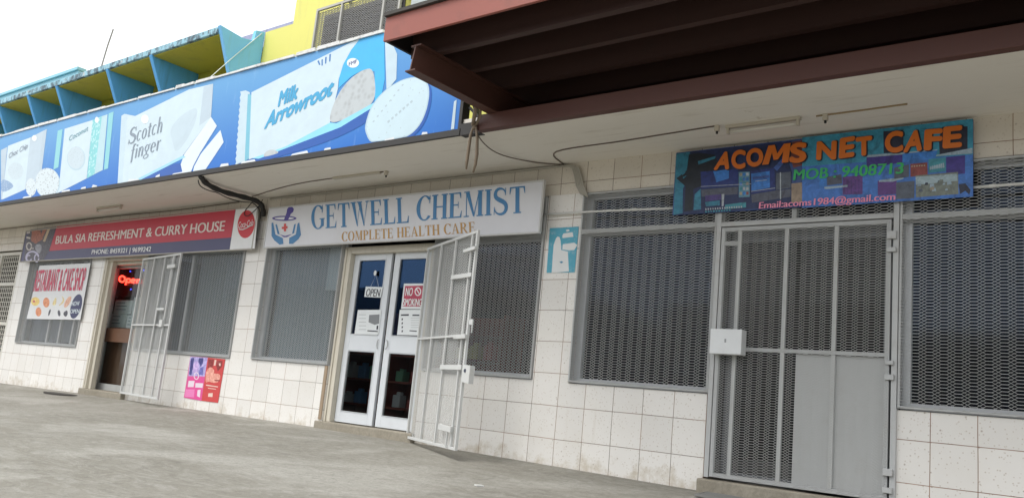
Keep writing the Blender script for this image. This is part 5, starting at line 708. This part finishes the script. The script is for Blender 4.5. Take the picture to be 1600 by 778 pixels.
# ------------------------------------------------------------------ banner, posters, notices
def sheet(name, label, cat, quad, y, mat, th=.003):
    o = thing(name, label, cat, ((quad[0][0] + quad[2][0]) / 2, y + th, quad[2][1]))
    q = MB(); q.prism([(a, b) for a, b in quad[::-1]], 'y', y, y + th); q.build('paper', mat, o); return o
WPAPER = paint('white vinyl', (.72, .73, .74), .5, (.5, .48, .45), .2, 3)
o = sheet('banner', 'white banner with red lettering and pictures of food hung on the window mesh', 'banner', BAN_Q, -.042, WPAPER)
artwork('artwork', BAN_ART, -.0425, o); lettering('lettering', BAN_TXT, -.048, o)
o = sheet('poster', 'pink and violet poster pasted on the tiles, left one of two', 'poster', POST1_Q, -.006, flat('pink poster', (.66, .16, .36), .5)); artwork('artwork', POST1_ART, -.0065, o)
o = sheet('poster', 'red poster pasted on the tiles, right one of two', 'poster', POST2_Q, -.006, flat('red poster', (.58, .06, .06), .5)); artwork('artwork', POST2_ART, -.0065, o)
o = sheet('poster', 'torn blue poster with white bottle shape on the tiled pier', 'poster', SOAP_Q, -.006, paint('faded blue poster', (.10, .40, .54), .6, (.6, .66, .68), .5, 6)); artwork('artwork', SOAP_ART, -.0065, o)
DP = flat('white paper', (.70, .73, .74), .6)
o = sheet('open_sign', 'small white OPEN sign hanging in the left chemist door', 'sign', OPEN_Q, .075, DP); lettering('lettering', OPEN_TXT, .0742, o)
b = MB(); cx = (OPEN_Q[0][0] + OPEN_Q[1][0]) / 2; zt = OPEN_Q[0][1]
b.tube([(OPEN_Q[0][0] + .08, .08, zt), (cx, .08, zt + .14), (OPEN_Q[1][0] - .08, .08, zt)], .003, 4); b.build('string', flat('string', (.5, .5, .5), .6), o)
b = MB(); b.prism([(cx - .02 + .022 * math.cos(a), zt + .16 + .032 * math.sin(a)) for a in [k * math.pi / 6 for k in range(12)]], 'y', .078, .086); b.build('suction_hook', DP, o)
o = sheet('no_smoking_sign', 'red and white NO SMOKING sign on the right chemist door', 'sign', NOSMOKE_Q, .078, DP); artwork('artwork', NOS_ART, .0775, o); lettering('lettering', NOS_TXT, .074, o)
o = sheet('paper_notice', 'white printed notice with a grey box picture on the left chemist door', 'notice', PAP1_Q, .078, DP); artwork('artwork', PAP1_ART, .0775, o)
o = sheet('paper_notice', 'white notice with small black symbols under the NO SMOKING sign', 'notice', PAP2_Q, .078, DP); artwork('artwork', PAP2_ART, .0775, o)
tag(MB().box(-2.50, -2.20, .126, .130, 1.66, 2.19).build('paper_sheet', flat('pale paper', (.60, .66, .66), .6)), 'blank pale sheet taped inside the window left of the chemist door', 'paper')

# neon sign, boxes on the counter
o = thing('neon_sign', 'glowing red neon sign reading Open inside the curry house doorway', 'sign', (-7.6, .4, 1.62))
p = MB(); p.box(-8.30, -6.95, .40, .425, 1.62, 2.09); p.build('panel', flat('black acrylic', (.008, .008, .012), .3), o)
q = MB(); n_b, n_e, n_t = NEON_TXT[0][2:5]
def NP(u, w): return (n_b[0] + u * (n_e[0] - n_b[0]) + w * (n_t[0] - n_b[0]), .385, n_b[1] + u * (n_e[1] - n_b[1]) + w * (n_t[1] - n_b[1]))
TW = 2 * math.pi
for pts in ([(.13 + .13 * math.cos(a), .5 + .5 * math.sin(a)) for a in [k * TW / 16 for k in range(17)]],
            [(.33, .62), (.325, .1), (.31, -.45)], [(.325, .35)] + [(.42 + .09 * math.cos(a), .33 + .30 * math.sin(a)) for a in [math.pi - k * TW / 12 for k in range(13)]],
            [(.56, .35), (.70, .38)] + [(.63 + .08 * math.cos(a), .33 + .30 * math.sin(a)) for a in [.2 + k * TW / 14 for k in range(12)]],
            [(.80, .62), (.80, .02)], [(.80, .40), (.85, .62), (.92, .60), (.94, .4), (.95, .02)]):
    q.tube([NP(a, b) for a, b in pts], .013, 6)
q.build('neon_tube', emit('red neon', (1, .035, .02), 6), o, smooth=True)
q = MB()
for a, b in ((-7.82, 2.04), (-7.7, 1.74), (-7.4, 2.05)): q.prism([(a + .012 * math.cos(k), b + .012 * math.sin(k)) for k in range(6)], 'y', .388, .398)
q.build('blue_lamp', emit('blue diode', (.05, .08, 1), 2), o)
CARD = paint('pale carton', (.60, .65, .64), .7, amount=.2); TAPE = flat('carton print', (.16, .22, .24), .6)
for k, (x0, x1, z0, z1, lab) in enumerate(((-8.07, -7.57, 1.10, 1.325, 'pale carton with dark print, lower left on the counter in the doorway'), (-7.56, -7.30, 1.10, 1.31, 'pale carton at the right end of the counter row inside the doorway'), (-8.02, -7.46, 1.327, 1.55, 'pale carton stacked on top of the others inside the doorway'), (-7.44, -7.30, 1.312, 1.60, 'narrow upright carton beside the stacked one inside the doorway'))):
    o = thing('carton', lab, 'box', ((x0 + x1) / 2, .44, z0), 'cartons on the counter in the doorway')
    q = MB(); q.box(x0, x1, .335, .55, z0, z1); q.build('carton_body', CARD, o, bevel=.006)
    q = MB()
    for r in range(3): q.box(x0 + .06, x0 + (x1 - x0) * random.uniform(.5, .85), .3325, .3345, z1 - .05 - r * .055, z1 - .035 - r * .055)
    q.build('print', TAPE, o)
# ------------------------------------------------------------------ security gates
def hinge_block(name, o, pts, mat):
    for (x0, x1, y0, y1, z0, z1) in pts: MB().box(x0, x1, y0, y1, z0, z1).build(name, mat, o, bevel=.003)
# internet cafe gate (shut)
o = thing('security_gate', 'shut grey mesh security gate with sheet metal patch and white lock box', 'gate', (3.45, -.03, .08))
q = MB(); a, b_, z0, z1 = 2.762, 4.125, .092, 2.155; yb0, yb1 = -.028, .004; s = .034
q.box(a, a + s, yb0, yb1, z0, z1); q.box(b_ - s, b_, yb0, yb1, z0, z1); q.box(a + s, b_ - s, yb0, yb1, z0, z0 + s); q.box(a + s, b_ - s, yb0, yb1, z1 - s, z1); q.build('gate_frame', STEEL_W, o, bevel=.003)
for x in (2.925, 3.325, 3.72):
    q = MB(); q.box(x - .016, x + .016, yb0 + .003, yb1 - .003, z0 + s, 1.117); q.box(x - .016, x + .016, yb0 + .003, yb1 - .003, 1.147, z1 - s); q.build('upright_bar', GATE_W, o, bevel=.002)
q = MB(); q.box(a + s, b_ - s, yb0 + .001, yb1 - .001, 1.117, 1.147); q.build('middle_rail', STEEL_W, o, bevel=.002)
q = MB(); q.box(a + s, 2.911, yb0 + .002, yb1 - .002, 2.0, 2.035); q.build('stop_bar', STEEL_W, o)
q = MB(); q.box(3.425, b_ - .012, .006, .010, z0 + .02, 1.115); q.build('sheet_panel', PLATE, o)
q = MB(); expanded(q, a + .006, b_ - .006, z0 + .006, z1 - .006, Place(0, -.0295), row=.0205, Ls=.030, d=.017, w=.0032, dep=.003); q.build('gate_mesh', MESH, o)
q = MB(); q.box(2.757, 3.03, -.135, -.034, 1.076, 1.281); lb = q.build('lock_box', paint('white lock box', (.70, .72, .73), .4, amount=.15), o, bevel=.006)
q = MB(); q.box(2.885, 2.90, -.1365, -.1345, 1.17, 1.20); q.build('keyhole', flat('keyhole dark', (.3, .31, .32), .5), lb)
hinge_block('hinge', o, [(4.10, 4.165, -.055, -.031, 2.0, 2.06), (4.10, 4.165, -.055, -.031, 1.90, 1.935), (4.105, 4.16, -.055, -.031, 1.06, 1.09), (4.10, 4.165, -.055, -.031, .95, .99), (4.10, 4.165, -.055, -.031, .27, .32), (4.10, 4.165, -.055, -.031, .15, .19)], STEEL_W)

def open_gate(label, hx, hy, dx, dy, L_, z0, z1, bars, mid, loc, chem):
    o = thing('security_gate', label, 'gate', loc); P = Place(hx, hy, dx, dy); s = .027
    def gb(name, u0, u1, za, zb, w=.03, d=.03, off=0.0, m=GATE_W):
        q = MB()
        if abs(u1 - u0) < 1e-6: q.bar(P.at(u0, za, off), P.at(u0, zb, off), w, d, up=(P.d[0], P.d[1], 0), mat=0)
        else: q.bar(P.at(u0, za, off), P.at(u1, zb, off), w, d)
        return q.build(name, m, o, bevel=.002)
    q = MB()
    for u in (0, L_): q.bar(P.at(u, z0, 0), P.at(u, z1, 0), s, s, up=(P.d[0], P.d[1], 0))
    for z in (z0 + s / 2, z1 - s / 2): q.bar(P.at(s / 2, z, 0), P.at(L_ - s / 2, z, 0), s, s - .002)
    q.build('gate_frame', GATE_W, o, bevel=.002)
    for u in bars: gb('upright_bar', u, u, z0 + s, z1 - s, .021, .021, .003)
    gb('middle_rail', s / 2, L_ - s / 2, mid, mid, .022, .018, .001)
    q = MB(); expanded(q, .01, L_ - .01, z0 + .008, z1 - .008, Place(hx - P.n[0] * .020, hy - P.n[1] * .020, dx, dy), row=.0265, Ls=.012, d=.017, w=.0050, dep=.003); q.build('gate_mesh', paint('pale gate mesh', (.62, .63, .62), .45, (.34, .28, .22), .25, 5, bumps=0), o)
    if chem:
        gb('flat_bar', bars[1], L_ - .02, 1.69, 1.67, .042, .012, .018); gb('flat_bar', bars[1] - .03, L_ - .02, .80, .80, .045, .012, .018)
        gb('slide_bolt', 1.15, 1.44, 1.92, 1.92, .032, .024, .026); gb('slide_bolt', 1.14, 1.43, 1.085, 1.085, .038, .026, .026)
        gb('bolt_housing', .98, 1.31, .235, .228, .055, .024, .026); gb('bolt_rod', 1.22, 1.22, .06, .2, .016, .016, .03)
        gb('lock_plate', L_ + .03, L_ + .20, .745, .735, .16, .05, .0); q = MB(); c_ = P.at(L_ + .10, .77, .028); q.prism([(c_[0] + .014 * math.cos(k), c_[2] + .018 * math.sin(k)) for k in range(6)], 'y', c_[1] - .006, c_[1] + .01); q.build('keyhole', flat('dark lock', (.05, .06, .09), .4), o)
        gb('catch', L_ + .016, L_ + .10, 1.22, 1.22, .05, .012, .0); gb('catch_pin', L_ + .09, L_ + .09, 1.12, 1.23, .012, .012, .0)
    else:
        gb('latch_bar', .92, .92, 1.12, 1.36, .03, .014, .024); gb('latch_bar', .92, 1.18, 1.345, 1.345, .03, .014, .024); gb('lock_plate', 1.12, 1.22, 1.14, 1.14, .10, .03, .025)
        gb('slide_bolt', 1.08, 1.36, 1.95, 1.95, .05, .03, .03); gb('stay', 1.19, 1.19, 1.5, 2.1, .02, .014, .016)
    return o
open_gate('white barred security gate swung open beside the glazed chemist door', -.66, -.03, 1.23, -.63, 1.40, .048, 2.10, (.43, .85, 1.28), 1.10, (0, -.3, .03), True)
open_gate('white barred security gate swung open beside the curry house doorway', -6.62, -.05, 1.3, -.2, 1.42, .10, 2.135, (.46, .87, 1.2), 1.12, (-6, -.15, .05), False)
# grille of the next shop at the far left
o = thing('grille_door', 'cream square barred grille at the far left edge of the shops', 'grille', (-12, .02, 0))
GR = paint('cream grille paint', (.62, .60, .54), .5, (.4, .35, .27), .3, 4)
q = MB()
for x in (-11.19, -12.02, -12.85): q.box(x - .03, x + .03, 0, .05, .05, 2.40)
for z in (.09, 1.05, 1.79, 2.37): q.box(-12.82, -11.22, .002, .048, z - .03, z + .03)
q.build('grille_frame', GR, o, bevel=.003)
q = MB(); x = -12.78
while x < -11.2: q.box(x - .007, x + .007, .018, .030, .1, 2.36); x += .085
z = .18
while z < 2.34: q.box(-12.84, -11.2, .030, .042, z - .007, z + .007); z += .085
q.build('grille_bars', GR, o)

# ------------------------------------------------------------------ services on the soffit and wall
def cable(name, label, pts, r, mat, cat='cable', n=6, sub=6):
    ps = [Vector(p) for p in pts]; out = []
    for k in range(len(ps) - 1):
        p0, p1, p2, p3 = ps[max(k - 1, 0)], ps[k], ps[k + 1], ps[min(k + 2, len(ps) - 1)]
        for j in range(sub):
            t = j / sub; out.append(.5 * ((2 * p1) + (p2 - p0) * t + (2 * p0 - 5 * p1 + 4 * p2 - p3) * t * t + (3 * p1 - p0 - 3 * p2 + p3) * t ** 3))
    out.append(ps[-1])
    return tag(MB().tube(out, r, n).build(name, mat, smooth=True), label, cat)
o = thing('lagged_pipe', 'thick black lagged pipe slung under the awning down behind the signs', 'pipe', (-3.9, -.5, 2.7))
q = MB(); pts = [(-3.62, -1.12, 2.895), (-3.74, -.98, 2.845), (-3.86, -.66, 2.825), (-3.84, -.36, 2.83), (-3.78, -.14, 2.82), (-3.74, -.07, 2.74), (-3.72, -.06, 2.58)]
pp = []
for k in range(len(pts) - 1):
    for j in range(5): pp.append(Vector(pts[k]).lerp(Vector(pts[k + 1]), j / 5))
pp = [sum((pp[min(max(i + d_, 0), len(pp) - 1)] for d_ in (-2, -1, 0, 1, 2)), Vector()) / 5 for i in range(len(pp))]
q.tube(pp, .034, 9, rr=[.033 + .004 * math.sin(i * 1.7) for i in range(len(pp))]); q.build('lagging', BLACK, o, smooth=True)
q = MB(); q.tube([(p.x - .02 - .01 * math.sin(i * .5), p.y - .02, p.z - .035 - .03 * abs(math.sin(i * .33))) for i, p in enumerate(pp)][1:], .007, 5); q.build('loose_wire', BLACK, o, smooth=True)
cable('hanging_wire', 'thin black wire looping over the red disc end of the curry house sign', [(-3.9, -.1, 2.88), (-4.10, -.11, 2.70), (-3.98, -.13, 2.63), (-3.80, -.12, 2.74), (-3.76, -.09, 2.85)], .006, BLACK)
cable('joint_cable', 'grey cable pinned along the soffit edge above the curry house sign', [(-14, -.02, 2.875), (-11, -.03, 2.868), (-8, -.02, 2.878), (-6, -.025, 2.86), (-4.4, -.02, 2.878)], .007, CABLE_B)
cable('joint_cable', 'pale cable bundle pinned along the soffit edge above the chemist sign', [(-3.7, -.02, 2.872), (-2.2, -.025, 2.862), (-.8, -.02, 2.875), (.3, -.022, 2.872), (1.1, -.02, 2.872)], .012, CABLE)
o = thing('cable_bundle', 'bundle of old pale cables bending down the tiles beside the chemist sign', 'cables', (1.15, -.02, 2.5))
for k in range(5):
    q = MB(); dx = k * .017; q.tube([(.98 + dx * .3, -.025 - .004 * k, 2.865), (1.10 + dx, -.03, 2.868 - .002 * k), (1.17 + dx, -.035, 2.83), (1.20 + dx, -.035, 2.76), (1.235 + dx * 1.1, -.04, 2.65), (1.30 + dx * 1.2, -.05, 2.56 - .01 * k)], .009, 6); q.build('cable', CABLE, o, smooth=True)
cable('soffit_cable', 'thin dark cable crossing the awning soffit from the tied strap', [(.84, -1.16, 2.9), (.78, -.9, 2.84), (.70, -.55, 2.86), (.80, -.2, 2.883), (1.02, -.04, 2.88)], .0055, CABLE_B)
cable('lamp_cable', 'thin cable clipped to the soffit leading to the internet cafe lamp', [(1.05, -.03, 2.884), (1.22, -.40, 2.886), (2.0, -.46, 2.886), (2.9, -.53, 2.886)], .006, CABLE_B)
cable('lamp_cable', 'short cable on the soffit right of the internet cafe lamp', [(3.68, -.46, 2.886), (4.0, -.46, 2.886), (4.33, -.47, 2.886)], .007, flat('rusty cable', (.30, .22, .12), .7))
cable('lamp_cable', 'long thin cable on the soffit above the chemist sign', [(-3.9, -.16, 2.884), (-2.6, -.42, 2.886), (-1.07, -.46, 2.884)], .006, CABLE_B)
o = thing('conduit_pipe', 'thin white conduit pipe across the mesh left of the internet cafe sign', 'pipe', (1.55, -.05, 2.36)); q = MB(); q.tube([(.78, -.045, 2.385), (1.6, -.045, 2.372), (2.32, -.035, 2.355)], .011, 8); q.build('tube', WHITEPIPE, o, smooth=True); q = MB(); q.tube([(1.88, -.045, 2.3675), (1.92, -.045, 2.367)], .014, 8); q.build('coupling', WHITEPIPE, o)
o = thing('conduit_pipe', 'thin white conduit pipe across the mesh right of the internet cafe sign', 'pipe', (5.5, -.05, 2.36)); q = MB(); q.tube([(4.66, -.045, 2.352), (5.6, -.045, 2.362), (7.2, -.045, 2.362)], .011, 8); q.build('tube', WHITEPIPE, o, smooth=True); q = MB(); q.tube([(4.78, -.045, 2.3535), (4.82, -.045, 2.354)], .014, 8); q.build('coupling', WHITEPIPE, o)
LAMPM = paint('lamp fitting', (.52, .48, .40), .5, amount=.3); TUBEM = flat('unlit tube', (.66, .64, .58), .3)
def batten(label, x0, x1, y, tube=True, n0='batten_lamp'):
    o = thing(n0, label, 'lamp', ((x0 + x1) / 2, y, 2.85))
    q = MB(); q.box(x0, x1, y - .022, y + .022, 2.868, 2.8915); q.build('fitting', LAMPM, o, bevel=.003)
    if tube:
        for x in (x0 + .01, x1 - .03): MB().box(x, x + .02, y - .018, y + .018, 2.822, 2.868).build('lamp_holder', LAMPM, o, bevel=.002)
        q = MB(); q.tube([(x0 + .03, y, 2.84), (x1 - .03, y, 2.84)], .013, 10); q.build('lamp_tube', TUBEM, o, smooth=True)
    return o
batten('bare tube batten lamp on the soffit above the internet cafe sign', 2.96, 3.57, -.48); batten('small rusty batten lamp on the soffit above the curry house sign', -7.5, -6.75, -.47)
batten('slim batten lamp without tube on the soffit above the chemist sign', -1.9, -1.12, -.46, False)
def dropper(label, x, y): 
    o = thing('lamp_starter', label, 'fitting', (x, y, 2.84)); MB().box(x - .018, x + .018, y - .018, y + .018, 2.842, 2.8915).build('starter_body', LAMPM, o, bevel=.003); MB().tube([(x, y, 2.842), (x, y, 2.822)], .010, 8).build('starter_cap', BLACK, o)
dropper('small dark starter hanging from the soffit above the chemist sign', -1.03, -.45); dropper('small dark starter on the soffit right of the batten lamp', 3.75, -.46); dropper('pale junction block on the soffit left of the batten lamp', 2.90, -.52)
# soffit panel joints
for k, (x0, y0, x1, y1) in enumerate(()): pass
# strap tied round the end of the rafter
o = thing('tied_strap', 'brown strap tied round the canopy rafter with two ends hanging down', 'strap', (.9, -1.2, 2.5)); SM = flat('brown strap', (.22, .17, .12), .7)
q = MB(); q.tube([(.985, -1.33, 3.28), (.975, -1.34, 3.12), (.95, -1.30, 3.02), (.90, -1.25, 2.97), (.86, -1.21, 2.935)], .018, 6); q.tube([(1.03, -1.30, 3.25), (1.02, -1.30, 3.08), (.96, -1.24, 2.99), (.885, -1.20, 2.93)], .014, 6); q.build('loop', SM, o, smooth=True)
q = MB(); q.tube([(.86, -1.20, 2.965), (.87, -1.20, 2.93), (.885, -1.20, 2.90)], .022, 7); q.build('knot', SM, o, smooth=True)
for pts in ([(.865, -1.205, 2.93), (.84, -1.205, 2.84), (.83, -1.20, 2.70), (.825, -1.20, 2.60), (.83, -1.20, 2.53)], [(.895, -1.205, 2.92), (.925, -1.205, 2.80), (.935, -1.20, 2.66), (.93, -1.20, 2.56), (.915, -1.20, 2.49)]):
    q = MB(); q.tube(pts, .012, 6, rr=[.009, .014, .016, .015, .008]); q.build('strap_end', SM, o, smooth=True)

# ------------------------------------------------------------------ on the ground
MATM = flat('wire mat', (.20, .20, .19), .5)
def mat_at(label, x0, x1, y0, y1, ang, z_):
    o = thing('door_mat', label, 'mat', ((x0 + x1) / 2, (y0 + y1) / 2, z_)); q = MB(); cx, cy = (x0 + x1) / 2, (y0 + y1) / 2; ca, sa = math.cos(ang), math.sin(ang)
    def r(x, y, z): return (cx + (x - cx) * ca - (y - cy) * sa, cy + (x - cx) * sa + (y - cy) * ca, z + ground_z(x, y))
    n1 = int((x1 - x0) / .022)
    for k in range(n1 + 1):
        x = x0 + k * (x1 - x0) / n1; q.bar(r(x, y0, .014), r(x, y1, .014), .006, .006, caps=False)
    n2 = int((y1 - y0) / .03)
    for k in range(n2 + 1):
        y = y0 + k * (y1 - y0) / n2; q.bar(r(x0, y, .020), r(x1, y, .020), .006, .006, caps=False)
    q.build('wire_grid', MATM, o); q = MB()
    for a, b in (((x0, y0), (x1, y0)), ((x1, y0), (x1, y1)), ((x1, y1), (x0, y1)), ((x0, y1), (x0, y0))): q.bar(r(*a, .016), r(*b, .016), .014, .014)
    q.build('rim', MATM, o)
mat_at('wire mesh door mat on the concrete in front of the gate, left one', 2.80, 3.18, -.34, -.12, .04, -.05); mat_at('wire mesh door mat on the concrete in front of the gate, right one', 3.20, 3.75, -.42, -.12, -.06, -.06)
q = MB(); q.prism([(-7.7 + .42 * (math.cos(a)) * (1 if abs(math.cos(a)) < .8 else .95), -.42 + .17 * math.sin(a)) for a in [k * math.pi / 12 for k in range(24)]], 'z', ground_z(-7.7, -.4) - .01, ground_z(-7.7, -.4) + .014)
tag(q.build('door_mat', flat('dark mat', (.05, .045, .04), .9)), 'dark rubber door mat on the concrete before the curry house doorway', 'mat')
q = MB(); zz = ground_z(1.6, -1.5); q.prism([(1.55, -1.52), (1.60, -1.55), (1.63, -1.50), (1.58, -1.47)], 'z', zz, zz + .008); tag(q.build('paper_scrap', flat('scrap', (.6, .6, .58), .7)), 'tiny white scrap of litter lying on the concrete', 'litter')

# ------------------------------------------------------------------ across the street (seen only in the glass)
o = thing('opposite_building', 'low grey building across the street, seen only as a reflection', 'building', (0, -26, -.6))
q = MB(); q.box(-45, 50, -30, -26, -1.0, 4.4); q.box(-45, -22, -30, -26.5, 4.4, 6.2); q.box(-12, -3, -29, -26.5, 4.4, 5.4); q.prism([(-22, 4.4), (-12, 4.4), (-17, 5.9)], 'y', -30, -26.3); q.prism([(8, 4.4), (26, 4.4), (17, 5.3)], 'y', -30, -26.3); q.build('wall', paint('opposite render', (.16, .18, .20), .7), o)
for k in range(16):
    x = -43 + k * 5.8; q = MB(); q.box(x, x + 3.2, -26.02, -25.98, 2.7, 3.9); q.box(x, x + 3.6, -26.03, -25.97, -.5, 2.0); q.build('window', flat('opposite glass', (.03, .035, .05), .2), o)
